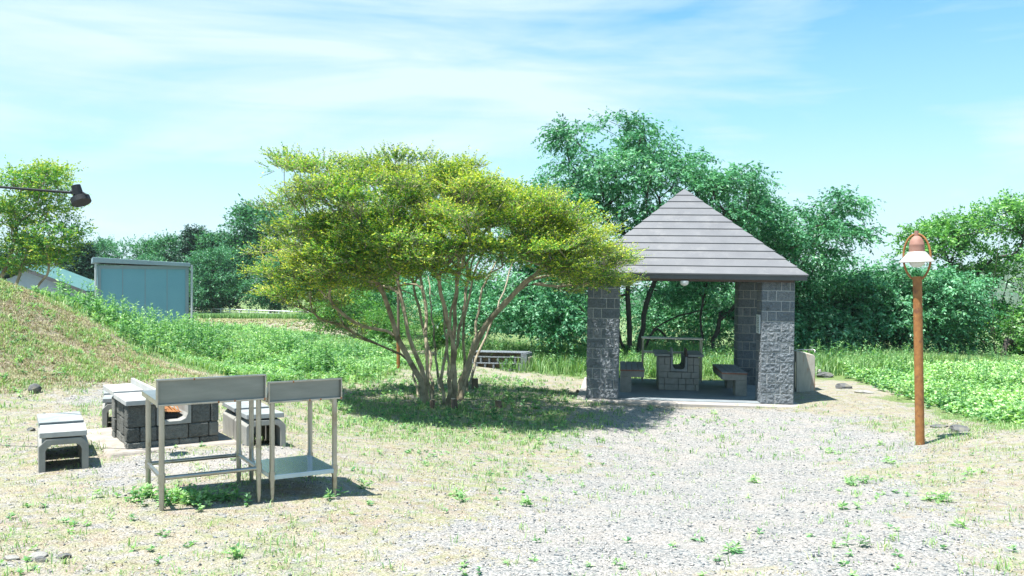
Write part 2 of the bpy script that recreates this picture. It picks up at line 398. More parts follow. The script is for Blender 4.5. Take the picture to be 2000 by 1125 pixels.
# wide stains would be wrong on steel: narrow them
M['steelpanel'] = simple('brushed_steel_panel', (.19, .205, .195), (.27, .285, .27), 2.5, .42, .65, .05, .001, 90, streth=(1, 1, 5))
M['steeltop'] = simple('steel_sheet_top', (.34, .48, .60), (.44, .58, .70), 5, .16, .55, .02, .001, 9)  # blue in the base colour paints the sky's reflection onto the shelf
M['rustspot'] = simple('rust_spot', (.16, .06, .025), (.34, .14, .05), 30, .9, 0, .5, .003, 90)
M['concrete'] = simple('weathered_concrete', (.20, .20, .185), (.30, .295, .275), 7, .9, 0, .35, .003, 90, stain=(.24, .24, .21), stscale=5)
M['concrete_stain'] = simple('streaked_concrete', (.34, .32, .28), (.46, .44, .39), 7, .9, 0, .35, .003, 90, stain=(.36, .18, .10), stscale=2.6, streth=(3, 3, .5))
M['slab'] = simple('pale_concrete_slab', (.31, .315, .31), (.40, .405, .40), 9, .85, 0, .25, .002, 120, stain=(.35, .35, .32), stscale=4)
M['slabgrey'] = simple('grey_concrete_slab', (.19, .21, .215), (.26, .28, .28), 9, .85, 0, .25, .002, 120, stain=(.33, .33, .32), stscale=6)
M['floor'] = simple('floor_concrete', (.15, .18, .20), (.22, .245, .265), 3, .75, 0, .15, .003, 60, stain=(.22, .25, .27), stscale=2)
M['edge'] = simple('slab_edge_concrete', (.29, .265, .245), (.36, .335, .315), 6, .9, 0, .4, .004, 80)
M['mortar'] = simple('mortar', (.36, .37, .375), (.46, .465, .47), 14, .95, 0, .4, .004, 90)
def blockmat(name, c1, c2, c3):
    m, nt = newmat(name); v = coords(nt, 'Object')
    g = N(nt, 'ShaderNodeNewGeometry').outputs['Random Per Island']
    c = ramp(nt, g, [(0, c1), (.5, c2), (1, c3)])
    c = mixc(nt, ramp(nt, noise(nt, v, 45, 6, .75), [(.35, (0, 0, 0)), (.75, (.5, .5, .5))]), c, tuple(min(1, q*2.2+.03) for q in c2))
    c = mixc(nt, ramp(nt, noise(nt, v, 5, 6, .7), [(.55, (0, 0, 0)), (.72, (.6, .6, .6))]), c, (.05, .055, .05))
    pbsdf(nt, c, .92, 0, noise(nt, v, 17, 8, .72, 0, 1.4), 1.0, .09, .3)
    return m
M['block'] = blockmat('split_face_block', (.13, .155, .18), (.18, .205, .23), (.235, .255, .275))
M['stoveblock'] = blockmat('old_stove_block', (.085, .09, .082), (.155, .16, .148), (.27, .27, .245))
M['roof'] = simple('grey_metal_roofing', (.118, .12, .13), (.152, .154, .164), 2.2, .5, .1, .05, .001, 30, spec=.5, stain=(.165, .165, .172), stscale=3.1)
M['roofline'] = simple('dark_roof_edge', (.05, .055, .06), (.07, .075, .08), 3, .5)
M['darkwood'] = simple('dark_stained_wood', (.05, .032, .025), (.09, .06, .045), 9, .7, streth=(1, 8, 8))
M['benchtop'] = simple('bench_seat_tile', (.14, .15, .16), (.22, .23, .24), 14, .7, 0, .3, .003)
M['rededge'] = simple('reddish_brown_edge', (.20, .08, .05), (.30, .13, .08), 14, .75)
M['lampglobe'] = simple('white_lamp_glass', (.62, .63, .63), (.70, .71, .71), 3, .3, spec=.5)
M['rust'] = simple('rust_painted_steel', (.23, .095, .028), (.37, .165, .05), 16, .7, .1, .3, .002, 120, stain=(.17, .07, .035), stscale=9)
M['rustlight'] = simple('faded_rust_paint', (.25, .12, .09), (.33, .18, .14), 10, .7, 0, .2, .002, 60)
M['whiteshade'] = simple('white_enamel_shade', (.40, .40, .39), (.50, .50, .48), 8, .45, stain=(.5, .48, .44), stscale=12)
M['black'] = simple('black_painted_metal', (.008, .011, .014), (.018, .022, .026), 20, .6, .0, spec=.25)
M['glass'] = simple('dark_lens_glass', (.02, .03, .04), (.04, .05, .06), 2, .1)
M['shed'] = simple('pale_blue_cladding', (.11, .29, .37), (.13, .32, .40), 1.2, .6, 0, .03, .002, 20)
M['shedtrim'] = simple('grey_blue_trim', (.17, .25, .29), (.20, .29, .33), 2, .55)
M['pipe'] = simple('grey_drain_pipe', (.32, .38, .40), (.38, .44, .46), 4, .5)
M['housewall'] = simple('pale_plaster', (.26, .34, .40), (.30, .38, .43), 3, .85)
M['greenroof'] = simple('teal_metal_roof', (.045, .13, .13), (.06, .155, .15), 2, .7, 0)
M['white'] = simple('white_painted_metal', (.75, .76, .77), (.82, .83, .84), 5, .5)
M['rock'] = simple('grey_rock', (.05, .055, .06), (.17, .17, .17), 5, .95, 0, 1, .03, 12, stain=(.17, .16, .11), stscale=6)
M['paleRock'] = simple('pale_rock', (.17, .165, .15), (.34, .33, .31), 6, .95, 0, 1, .02, 14)
M['stump'] = simple('stump_bark', (.08, .06, .045), (.20, .15, .11), 14, .95, 0, 1, .02, 30, streth=(1, 1, .3))
M['stumptop'] = simple('cut_wood', (.34, .28, .20), (.50, .43, .33), 20, .9)
M['paper'] = simple('white_notice_paper', (.55, .60, .62), (.62, .66, .68), 3, .7)
M['ink'] = simple('printed_ink', (.06, .08, .10), (.10, .12, .14), 5, .7)
M['tile'] = simple('plinth_concrete', (.23, .20, .17), (.34, .31, .28), 7, .95, 0, .6, .01, 40)

# ------------------------------------------------------------------ pavilion
FR = Vector((5.458, 16.9)); yaw = R(-7); fd = Vector((math.cos(yaw), math.sin(yaw))); dd = Vector((-math.sin(yaw), math.cos(yaw)))
PC = FR-2.0*fd+2.0*dd
PZ = .075
pav = empty('pavilion', (PC.x, PC.y, PZ), yaw, 0, R(.9))
tag(pav, 'square open picnic pavilion with grey pyramid metal roof on four dark block pillars', 'pavilion')
slab = MB().bb(-2.2, 2.2, -2.34, 2.16, -.5, -.012).build('slab_edge', M['edge'], pav, .012)
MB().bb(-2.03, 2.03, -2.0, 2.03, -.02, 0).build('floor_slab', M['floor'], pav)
def rough_block(bl, q, side, amp=.015):
    """split-face block: the outer face is a displaced grid, the rest a plain box"""
    x0, x1, y0, y1, z0, z1 = q
    if side in (0, 2): u0, u1 = x0, x1
    else: u0, u1 = y0, y1
    out = {0: y0, 2: y1, 1: x1, 3: x0}[side]; inn = {0: y1, 2: y0, 1: x0, 3: x1}[side]
    sg = {0: -1, 2: 1, 1: 1, 3: -1}[side]
    nu = max(2, int((u1-u0)/.017)); nz = 11
    U, Z = np.meshgrid(np.linspace(u0, u1, nu+1), np.linspace(z0, z1, nz+1))
    d = (fbm(U+side*3.7, Z+z0*2.1+u0, 27, 3+side, 3)-.32)*2.0*amp
    ed = np.ones_like(U); ed[0] = ed[-1] = 0; ed[:, 0] = ed[:, -1] = 0
    d = np.clip(d, -.004, .03)*ed; vs = []
    for u, z, dd2 in zip(U.ravel(), Z.ravel(), d.ravel()):
        o = out+sg*dd2; vs.append((u, o, z) if side in (0, 2) else (o, u, z))
    w1 = nu+1; fs = []
    for i in range(nz):
        for j in range(nu):
            f = (i*w1+j, i*w1+j+1, (i+1)*w1+j+1, (i+1)*w1+j)
            fs.append(f if side in (0, 1) else f[::-1])
    n0 = len(vs); cn = [(u0, z0), (u1, z0), (u1, z1), (u0, z1)]
    for u, z in cn: vs.append((u, inn, z) if side in (0, 2) else (inn, u, z))
    ring = [list(range(w1)), [i*w1+nu for i in range(nz+1)], [nz*w1+nu-j for j in range(w1)], [(nz-i)*w1 for i in range(nz+1)]]
    for k in range(4):
        f = tuple(ring[k][::-1])+(n0+k, n0+(k+1) % 4)
        fs.append(f if side in (0, 1) else f[::-1])
    bl.add(vs, fs)
def pillar(cx, cy, h=2.38, s=.62, flip=False):
    p = empty('pillar', (0, 0, 0)); p.parent = pav
    core = MB().bb(cx-s/2+.003, cx+s/2-.003, cy-s/2+.003, cy+s/2-.003, 0, h-.01).build('mortar_core', M['mortar'], None); core.name = 'mortar_core'
    bl = MB(); z = 0.0; k = 0; rr = random.Random(int(cx*7+cy*31))
    A_ = [.36, .15, .09]; B_ = [.10, .15, .35]; g = .013
    while z < h-.05:
        hh = .187
        pat = A_ if k % 2 else B_
        sc_ = (s-2*g)/sum(pat)
        for side in range(4):
            x = -s/2
            for wd in (pat if side % 2 == 0 else pat[::-1]):
                wd = wd*sc_+(g if True else 0)
                x1 = min(x+wd, s/2)
                dpt = .05+rr.uniform(-.006, .008)
                rough = rr.uniform(.001, .009)
                a, b = x+(g*.6 if x > -s/2 else 0), x1-(g*.6 if x1 < s/2-.01 else 0)
                if side == 0: q = (a, b, -s/2-rough, -s/2+dpt)
                elif side == 2: q = (a, b, s/2-dpt, s/2+rough)
                elif side == 1: q = (s/2-dpt, s/2+rough-.001, a+.002, b-.002)
                else: q = (-s/2-rough+.001, -s/2+dpt, a+.002, b-.002)
                # corners: side faces tuck between front and back faces
                if side in (1, 3): q = (q[0], q[1], max(q[2], -s/2+.052), min(q[3], s/2-.052))
                if q[1]-q[0] > .01 and q[3]-q[2] > .01: rough_block(bl, (cx+q[0], cx+q[1], cy+q[2], cy+q[3], z+.002, z+hh), side)
                x = x1
        z += .2; k += 1
    b = bl.build('block_facing', M['block'], None)
    return p, core, b
for (cx, cy) in ((1.69, -1.69), (-1.69, -1.69), (1.69, 1.69), (-1.69, 1.69)):
    p, c_, b_ = pillar(cx, cy)
    bpy.data.objects.remove(p)
    b_.name = 'pillar'; b_.parent = pav; c_.name = 'mortar_core'; c_.parent = b_
# roof
EH = 2.50; AP = 4.40; RR = 2.20
rb = MB(); rl = MB(); nC = 12
for i in range(nC):
    t0 = i/nC; t1 = (i+1)/nC
    r0 = RR*(1-t0)+.014; r1 = RR*(1-t1)+.001; z0 = EH+(AP-EH)*t0+.012; z1 = EH+(AP-EH)*t1
    if i == nC-1: r1 = .002
    vs = [(-r0, -r0, z0), (r0, -r0, z0), (r0, r0, z0), (-r0, r0, z0), (-r1, -r1, z1), (r1, -r1, z1), (r1, r1, z1), (-r1, r1, z1)]
    rb.add(vs, [(0, 1, 5, 4), (1, 2, 6, 5), (2, 3, 7, 6), (3, 0, 4, 7)])
    q = r0-.001; e = RR*(1-t0)-.02; zl = z0-.026
    vs = [(-q, -q, z0-.001), (q, -q, z0-.001), (q, q, z0-.001), (-q, q, z0-.001), (-q, -q, zl), (q, -q, zl), (q, q, zl), (-q, q, zl), (-e, -e, zl-.004), (e, -e, zl-.004), (e, e, zl-.004), (-e, e, zl-.004)]
    rl.add(vs, [(0, 4, 5, 1), (1, 5, 6, 2), (2, 6, 7, 3), (3, 7, 4, 0), (4, 8, 9, 5), (5, 9, 10, 6), (6, 10, 11, 7), (7, 11, 8, 4)])
roof = rb.build('roof', M['roof'], pav)
rl.build('roof_seam', M['roofline'], roof)
fa = MB()
for sx, sy, wx, wy in ((0, -1, 1, 0), (0, 1, 1, 0), (1, 0, 0, 1), (-1, 0, 0, 1)):
    fa.box((sx*(RR-.02), sy*(RR-.02), EH-.055), (2*RR-.02 if wx else .03, 2*RR-.08 if wy else .03, .085))
fa.build('fascia', M['roofline'], roof)
MB().bb(-RR+.05, RR-.05, -RR+.05, RR-.05, EH-.045, EH-.03).build('ceiling', M['darkwood'], roof)
for y in (-1.69, 1.69):
    MB().bb(-1.95, 1.95, y-.09, y+.09, 2.385, 2.452).build('beam', M['darkwood'], pav, .004)
for x in (-1.69, 0, 1.69):
    MB().bb(x-.08, x+.08, -1.59, 1.59, 2.387, 2.45).build('beam', M['darkwood'], pav, .004)
MB().bb(-1.95, 1.95, -2.15, -2.04, 2.36, 2.44).build('beam', M['darkwood'], pav, .004)
lp = MB().lathe([(.001, .02), (.085, .02), (.085, -.01), (.078, -.04), (.055, -.065), (.02, -.078), (.001, -.08)], (-.12, -2.10, 2.345)).build('ceiling_lamp', M['lampglobe'], pav, smoothf=True)
no = MB().bb(1.352, 1.372, -1.93, -1.5, 1.35, 1.72).build('notice_board', M['paper'], pav, .003)
nk = MB()
for i in range(9): nk.bb(1.3495, 1.3515, -1.88+.01*(i % 2), -1.56-.05*((i*7) % 3), 1.665-i*.034, 1.674-i*.034)
nk.build('printed_text', M['ink'], no)
# pavilion furniture -------------------------------------------------
def P2W(x, y, z=0):
    m = Matrix.Translation((PC.x, PC.y, PZ)) @ Euler((0, R(.9), yaw)).to_matrix().to_4x4()
    return m @ Vector((x, y, z))
def pav_empty(name, x, y, rz=0):
    return empty(name, P2W(x, y, 0), yaw+rz, 0, R(.9))
def pav_bench(name, x, y, s, label):
    t_ = tag(pav_empty(name, x, y), label, 'bench', 'concrete benches inside the pavilion')
    for yy in (0, 1.45):
        MB().bb(min(s*.02, s*.25), max(s*.02, s*.25), yy, yy+.42, 0, .325).build('leg', M['concrete'], t_, .01)
    MB().bb(-.25, .25, 0, 1.87, .325, .45).build('seat_beam', M['concrete'], t_, .008)
    for a in (-.02, .96):
        MB().bb(-.26, .26, a, a+.93, .452, .475).build('seat_edge', M['rededge'], t_, .003)
        q = MB()
        for i in range(12):
            for j in range(4): q.bb(-.255+j*.128, -.255+j*.128+.118, a+.005+i*.077, a+.005+i*.077+.069, .47, .497)
        q.build('seat', M['benchtop'], t_, .004, seg=1)
    return t_
pav_bench('bench', 1.02, -.95, 1, 'concrete bench with tiled seat in the pavilion, right of the stove table')
pav_bench('bench', -1.08, -.85, -1, 'concrete bench with tiled seat in the pavilion, left of the stove table')
def blockwall(mb, x0, x1, y0, y1, z0, z1, seed=1, rows=3, jit=.006):
    """wall of blocks, running along its longer side"""
    rr = random.Random(seed); along = (x1-x0) > (y1-y0); hh = (z1-z0)/rows
    for r_ in range(rows):
        a = x0 if along else y0; e = x1 if along else y1
        first = True
        while a < e-.02:
            wd = rr.choice([.12, .19, .24]) if first else rr.choice([.16, .2, .24, .3])
            b = min(a+wd, e); b = e if e-b < .07 else b
            j1, j2 = rr.uniform(0, jit), rr.uniform(0, jit)
            g = .003
            if along: mb.bb(a+g*(a > x0), b-g*(b < e), y0-j1, y1+j2, z0+r_*hh+.002, z0+(r_+1)*hh-.002)
            else: mb.bb(x0-j1, x1+j2, a+g*(a > y0), b-g*(b < e), z0+r_*hh+.002, z0+(r_+1)*hh-.002)
            a = b; first = False
def utrough(x0, x1, z0, z1, y0, y1, th=.05, ch=.07):
    """U-shaped concrete channel, open at the top"""
    pr = [(x0, z1), (x0, z0), (x1, z0), (x1, z1), (x1-th, z1), (x1-th, z0+th+ch), (x1-th-ch*.3, z0+th+ch*.3), (x1-th-ch, z0+th), (x0+th+ch, z0+th), (x0+th+ch*.3, z0+th+ch*.3), (x0+th, z0+th+ch), (x0+th, z1)]
    return pr
def U_mesh(mb, x0, x1, z0, z1, y0, y1, th=.05, ch=.07):
    pr = utrough(x0, x1, z0, z1, y0, y1, th, ch)
    # split in three convex-ish strips to avoid concave caps
    o = len(pr)
    mb.prism(pr, y0, y1)
st = tag(pav_empty('stove_table', -.07, -.25), 'grey block barbecue stove with concrete table slabs inside the pavilion', 'stove')
q = MB(); blockwall(q, -.43, .43, 0, .14, 0, .40, 3, 3); blockwall(q, -.43, .43, 1.16, 1.3, 0, .40, 4, 3); blockwall(q, -.43, -.29, .145, 1.155, 0, .40, 5, 3); blockwall(q, .29, .43, .145, 1.155, 0, .40, 6, 3)
blockwall(q, -.43, -.19, 0, .14, .40, .72, 7, 2); blockwall(q, .19, .43, 0, .14, .40, .72, 8, 2); blockwall(q, -.43, -.19, 1.16, 1.3, .40, .72, 7, 2); blockwall(q, .19, .43, 1.16, 1.3, .40, .72, 8, 2)
blockwall(q, -.43, -.29, .145, 1.155, .40, .72, 5, 2); blockwall(q, .29, .43, .145, 1.155, .40, .72, 6, 2)
q.build('block_base', M['concrete'], st, .008, seg=1)
q = MB(); U_mesh(q, -.18, .18, .41, .73, -.012, 1.3); q.build('fire_trough', M['slabgrey'], st, .006)
for x0, x1 in ((-.52, -.19), (.19, .52)):
    for a in (-.03, .66): MB().bb(x0, x1, a, a+.66, .735, .785).build('table_slab', M['slabgrey'], st, .006)
    sx = -.165 if x0 < 0 else .14
    MB().bb(sx, sx+.03, -.02, .55, .74, .90).build('heat_guard', M['darkwood'] if sx > 0 else M['slabgrey'], st, .004)
# steel rack behind
def round_leg_table(t_, wd, dp, h, zs, r=.02):
    for x in (0, wd):
        for y in (0, dp): MB().tube([(x, y, 0), (x, y, h)], r, 12).build('leg', M['steel'], t_, smoothf=True)
rk = tag(pav_empty('steel_rack', -.80, 1.62), 'open stainless steel rack with two shelves standing behind the pavilion stove', 'rack')
rk.location = P2W(-.80, 1.62, 0)
round_leg_table(rk, 1.38, .38, 1.0, None)
MB().bb(-.03, 1.41, -.03, .41, 1.0, 1.035).build('top_shelf', M['steel'], rk, .005)
MB().bb(-.03, 1.41, .022, .36, .66, .695).build('shelf', M['steel'], rk, .005)

# ------------------------------------------------------------------ wash stand
p = at(1567, 763, 18.9); WZ = gz(p[0], p[1])
ws = tag(empty('wash_stand', (p[0]+.16, p[1]+.25, WZ), R(-7)), 'box shaped concrete wash stand with rust streaks beside the right pillar', 'wash stand')
q = MB().prism([(-.20, -.1), (.20, -.1), (.20, .78), (.17, .82), (-.20, .90)], 0, .55); q.build('basin_block', M['concrete_stain'], ws, .012)
q = MB().prism([(-.44, -.1), (-.205, -.1), (-.205, .80), (-.44, .80)], .06, .50); q.build('side_block', M['concrete'], ws, .01)
MB().tube([(-.2, .04, .93), (.13, .04, .93)], .012).tube([(-.17, .04, .90), (-.17, .04, .935)], .012).tube([(.08, .04, .86), (.08, .04, .935)], .012).build('pipe', M['steel'], ws, smoothf=True)
MB().tube([(.1, .04, .93), (.17, .04, .93), (.19, .0, .92), (.19, -.02, .87)], [.016, .016, .014, .014]).tube([(.13, .04, .94), (.13, .04, .99)], .01).box((.13, .04, .995), (.07, .016, .012)).build('tap', M['steel'], ws, smoothf=True)
MB().tube([(-.23, .0, .66), (-.23, -.03, .66), (-.23, -.03, .1)], .012).build('drain_pipe', M['steel'], ws, smoothf=True)

# ------------------------------------------------------------------ lamp post
p = gp(1797, 870); LPX, LPY, LPZ = p
lamp = tag(empty('street_lamp', p, 0, 0, R(-.95)), 'tall rust coloured lamp post with round hoop and white shade on the gravel', 'street lamp')
s_ = LPY/1700
H1 = (870-541)*s_
MB().tube([(0, 0, -.15), (0, 0, H1)], .056*1.0, 24).build('post', M['rust'], lamp, smoothf=True)
zc = (870-503)*s_; rz_ = 45*s_; rx_ = 24*s_
pts = [(math.sin(a)*rx_*.82, -math.sin(a)*rx_*.62, zc+math.cos(a)*rz_) for a in np.linspace(0, 2*math.pi, 49)]
MB().tube(pts, .0135, 10, cap=False).build('hoop', M['rust'], lamp, smoothf=True)
def zz_(py): return (870-py)*s_
MB().lathe([(.002, zz_(452)), (.027, zz_(452)), (.027, zz_(462)), (.03, zz_(462)), (.05, zz_(464)), (.078, zz_(470)), (.092, zz_(478)), (.094, zz_(479)), (.094, zz_(480)), (.093, zz_(481)), (.096, zz_(493)), (.05, zz_(493.2))]).build('dome_cap', M['rustlight'], lamp, smoothf=True)
MB().lathe([(.09, zz_(492.8)), (.105, zz_(493)), (.213, zz_(511.5)), (.215, zz_(513)), (.202, zz_(513.5)), (.10, zz_(497)), (.09, zz_(497))], n=40).build('lamp_shade', M['whiteshade'], lamp, smoothf=True)
MB().lathe([(.088, zz_(497.5)), (.10, zz_(506)), (.098, zz_(512)), (.085, zz_(518)), (.05, zz_(522.5)), (.001, zz_(523.5))]).build('lamp_globe', M['lampglobe'], lamp, smoothf=True)

# ------------------------------------------------------------------ steel work tables
def work_table(x, y, zg, rz, wd, dp, h, spl, label, shelf, ztop=None):
    t_ = tag(empty('work_table', (x, y, zg), rz), label, 'work table', 'stainless steel work tables')
    ins = .045
    for lx in (ins, wd-ins):
        for ly in (ins, dp-ins):
            zb = gz(x+lx*math.cos(rz)-ly*math.sin(rz), y+lx*math.sin(rz)+ly*math.cos(rz))-zg
            l_ = MB().tube([(lx, ly, zb+.05), (lx, ly, h-.03)], .0205, 16).build('leg', M['steel'], t_, smoothf=True)
            MB().tube([(lx, ly, zb-.03), (lx, ly, zb+.06)], .017, 14).build('adjustable_foot', M['steel'], l_, smoothf=True)
            MB().tube([(lx, ly, .215), (lx, ly, .285)], .0265, 16).build('collar', M['steel'], l_, smoothf=True)
    top = MB().bb(0, wd, .022, dp, h-.04, h).build('table_top', M['steel'], t_, .004)
    bs = MB().bb(0, wd, .0105, .0205, h-.035, spl-.012).build('backsplash', M['steelpanel'], t_)
    e = MB().bb(0, wd, -.016, .022, spl-.012, spl).bb(0, .012, -.016, .0105, h-.05, spl-.0125).bb(wd-.012, wd, -.016, .0105, h-.05, spl-.0125).bb(.0125, wd-.0125, -.014, .0100, h-.045, h-.03)
    e.build('backsplash_rim', M['steel'], bs, .002)
    for fx in (.33, .55, .70, .985):
        MB().box((wd*fx, -.0165, h-.038 if fx > .4 else spl-.008), (.011, .004, .016)).build('rust_spot', M['rustspot'], bs, .0015)
    if shelf:
        MB().bb(ins-.01, wd-ins+.01, ins-.022, dp-ins+.022, .225, .262).build('shelf', M['steeltop'], t_, .003)
    else:
        a, b, c, d = (ins, ins), (wd-ins, ins), (wd-ins, dp-ins), (ins, dp-ins)
        for p0, p1 in ((a, b), (b, c), (c, d), (d, a)):
            MB().tube([(*p0, .25), (*p1, .25)], .0165, 14).build('stretcher', M['steel'], t_, smoothf=True)
    return t_
rz = R(31)
x0, y0 = -2.60, 6.36; zg = .645
work_table(x0, y0, zg, rz, .80, .72, .832, .985, 'stainless steel work table with open tube base, left one with the higher backsplash', False)
x1 = x0+.815*math.cos(rz); y1 = y0+.815*math.sin(rz)
work_table(x1, y1, zg-.075, rz, .60, .72, .875, .998, 'narrower stainless steel work table with a shiny lower shelf, right one of the pair', True)

# ------------------------------------------------------------------ outdoor stove and benches
p = gp(248, 886); rz = R(33)
SV = tag(empty('barbecue_stove', (p[0], p[1], p[2]), rz), 'old dark block barbecue stove with pale concrete table slabs behind the steel tables', 'stove')
q = MB(); wd, ln, hh = .88, 1.5, .46
blockwall(q, 0, wd, 0, .15, -.05, .24, 11, 2, .012); blockwall(q, 0, .27, 0, .15, .24, hh, 12, 1, .012); blockwall(q, .61, wd, 0, .15, .24, hh, 13, 1, .012)
ln_ = .95; blockwall(q, 0.03, .15, .155, ln_-.155, -.05, hh, 14, 3, .012); blockwall(q, wd-.15, wd, .155, ln_-.155, -.05, hh, 15, 3, .012)
blockwall(q, 0, wd, ln_-.15, ln_, -.05, .24, 16, 2, .012); blockwall(q, 0, .27, ln_-.15, ln_, .24, hh, 17, 1, .012); blockwall(q, .61, wd, ln_-.15, ln_, .24, hh, 18, 1, .012)
q.build('block_wall', M['stoveblock'], SV, .01, seg=1)
q = MB(); U_mesh(q, .275, .605, .245, .50, -.015, ln+.015, .035, .07); q.build('fire_trough', M['concrete'], SV, .005)
for a, s in ((-.05, 0), (.70, .02)):
    MB().bb(-.02, .275, a, a+.74, hh+.004+s, hh+.055+s).build('table_slab', M['slab'], SV, .006)
for a in (.05, .78):
    MB().bb(.66, .92, a, a+.70, hh+.004, hh+.03).build('table_slab', M['slabgrey'], SV, .006)
MB().bb(.275, .305, .10, 1.45, hh+.045, hh+.135).build('heat_guard', M['slab'], SV, .004)
MB().add([(-.16, -.12, .035), (1.05, -.14, .035), (1.02, 1.6, .03), (-.25, 1.62, .03), (-.30, -.2, -.15), (1.15, -.24, -.15), (1.15, 1.7, -.15), (-.4, 1.7, -.15)], [(0, 1, 2, 3), (0, 4, 5, 1), (1, 5, 6, 2), (2, 6, 7, 3), (3, 7, 4, 0)]).build('plinth', M['tile'], SV, .02)
# rusty grate box sitting in the trough
mm = Matrix.Translation(SV.location) @ Euler((0, 0, rz)).to_matrix().to_4x4()
def SW(x, y, z): return mm @ Vector((x, y, z))
gr = tag(empty('rusty_grate', SW(.335, .16, .285), rz), 'rusty folded metal grate lying in the outdoor stove trough', 'grate')
MB().bb(.0, .17, 0, .30, 0, .055).build('tray', M['black'], gr, .003)
q = MB()
for i in range(9):
    x = -.02+i*.026; q.tube([(x, -.02, .064+.03*(i < 4)), (x, .15, .10+.02*math.sin(i)), (x+.01, .36, .09)], .006, 6)
q.add([(-.03, -.03, .10), (.06, -.03, .075), (.21, -.03, .06), (.21, .34, .06), (.06, .34, .11), (-.03, .34, .15)], [(0, 1, 4, 5), (1, 2, 3, 4)])
g_ = q.build('grill_bars', M['rust'], gr); md_ = g_.modifiers.new('solid', 'SOLIDIFY'); md_.thickness = .004

def gutter_bench(name, x, y, rz, ln, label, wd=.40, h=.29, tilt=0, mats=('slabgrey', 'slab')):
    zg = min(gz(x, y), gz(x+wd*math.cos(rz), y+wd*math.sin(rz)))
    z2 = gz(x-ln*math.sin(rz), y+ln*math.cos(rz))
    b = tag(empty(name, (x, y, zg), rz, math.atan2(z2-zg, ln)), label, 'bench', 'upturned concrete gutter benches')
    c = .06; th = .055
    pr = [(0, -.06), (th, -.06), (th, h-th-.05), (th+.02, h-th-.015), (th+.05, h-th), (wd-th-.05, h-th), (wd-th-.02, h-th-.015), (wd-th, h-th-.05), (wd-th, -.06), (wd, -.06), (wd, h-c), (wd-c, h), (c, h), (0, h-c)]
    seg = (ln-.04)/2
    for i in range(2):
        MB().prism(pr, i*(seg+.04), i*(seg+.04)+seg).build('gutter', M['concrete'], b, .006)
    for i in range(2):
        a = -.03+i*(seg+.05)
        s_ = MB().box((0, 0, 0), (wd-.02, seg-.02, .05)).build('seat_slab', M[mats[1-i]], b, .006)
        s_.location = (wd/2+(-.01 if i else .0), a+seg/2+.02, h+.032+.012*i); s_.rotation_euler = (R(-1.5 if i == 0 else 1.2), 0, R(1.5 if i else -1))
    return b
p = gp(75, 924); gutter_bench('bench', p[0], p[1], R(29), 1.02, 'low concrete bench with two pale slabs at the far left, nearest the camera')
p = gp(481, 873); gutter_bench('bench', p[0], p[1], R(27), 1.5, 'low concrete bench with two grey slabs right of the stove, behind the steel tables', mats=('slabgrey', 'slabgrey'))
p = gp(199, 838); gutter_bench('bench', p[0], p[1], R(24), 1.1, 'low concrete bench half hidden behind the left side of the outdoor stove', mats=('slabgrey', 'slabgrey'))

# ------------------------------------------------------------------ spot light on an arm
e = at(150, 377, 8.0); b_ = at(-260, 345, 8.4)
sp_ = tag(empty('spotlight', (b_[0], b_[1], gz(b_[0], b_[1]))), 'black floodlight at the end of a thin arm against the sky at the left edge', 'floodlight')
def rel(pp, o): return tuple(np.array(pp)-np.array(o.location))
MB().tube([(0, 0, -.2), (0, 0, b_[2]-sp_.location[2]+.1)], .04, 16).build('pole', M['black'], sp_, smoothf=True)
MB().tube([rel(b_, sp_), rel(e, sp_)], .012, 10).build('arm', M['black'], sp_, smoothf=True)
k = 8.0/1700
def dirtube(a, b, r): return [rel(at(*a, 8.0), sp_), rel(at(*b, 7.99), sp_)], r
q = MB(); q.tube([rel(at(148, 362, 8.0), sp_), rel(at(154, 384, 8.0), sp_)], [.040, .046], 20); q.build('driver_housing', M['black'], sp_, smoothf=True)
q = MB(); q.tube([rel(at(155.5, 384, 8.0), sp_), rel(at(156, 386, 8.0), sp_), rel(at(159.5, 396, 7.99), sp_)], [.06, .084, .086], 28); q.build('lamp_head', M['black'], sp_, smoothf=True)
q = MB(); q.tube([rel(at(143, 388, 7.93), sp_), rel(at(144, 380, 7.93), sp_), rel(at(147, 376, 8.0), sp_), rel(at(160, 374, 8.0), sp_), rel(at(170, 381, 7.93), sp_)], .006, 8); q.build('bracket', M['black'], sp_, smoothf=True)
MB().tube([rel(at(139, 375, 8.0), sp_), rel(at(151, 376, 8.0), sp_)], .02, 12).build('swivel_joint', M['black'], sp_, smoothf=True)

# ------------------------------------------------------------------ prefab shed
p = at(192, 640, 33.2); sy = R(27)
sd = tag(empty('storage_shed', (p[0], p[1], .55), sy), 'pale blue flat roofed prefab shed behind the weedy mound', 'shed')
W_, D_, Hs = 3.22, 2.1, 2.62
MB().bb(0, W_, .0, D_, -.4, Hs).build('wall', M['shed'], sd)
q = MB()
for x in (.85, 1.65, 2.45): q.bb(x-.012, x+.012, -.008, 0, -.4, Hs-.12)
q.build('panel_seam', M['shedtrim'], sd)
q = MB().bb(-.03, .09, -.03, .0, -.4, Hs-.0).bb(W_-.09, W_+.03, -.03, .0, -.4, Hs).bb(-.03, -.001, -.0, .12, -.4, Hs).bb(.09, W_-.09, -.025, -.001, Hs-.13, Hs)
q.build('frame', M['shedtrim'], sd)
q = MB().add([(-.2, -.16, Hs+.30), (W_+.08, -.16, Hs+.12), (W_+.08, D_+.1, Hs+.12), (-.2, D_+.1, Hs+.30), (-.2, -.16, Hs+.10), (W_+.08, -.16, Hs-.02), (W_+.08, D_+.1, Hs-.02), (-.2, D_+.1, Hs+.10)], [(0, 1, 2, 3), (4, 7, 6, 5), (0, 4, 5, 1), (1, 5, 6, 2), (2, 6, 7, 3), (3, 7, 4, 0)])
q.build('roof', M['shedtrim'], sd, .01)
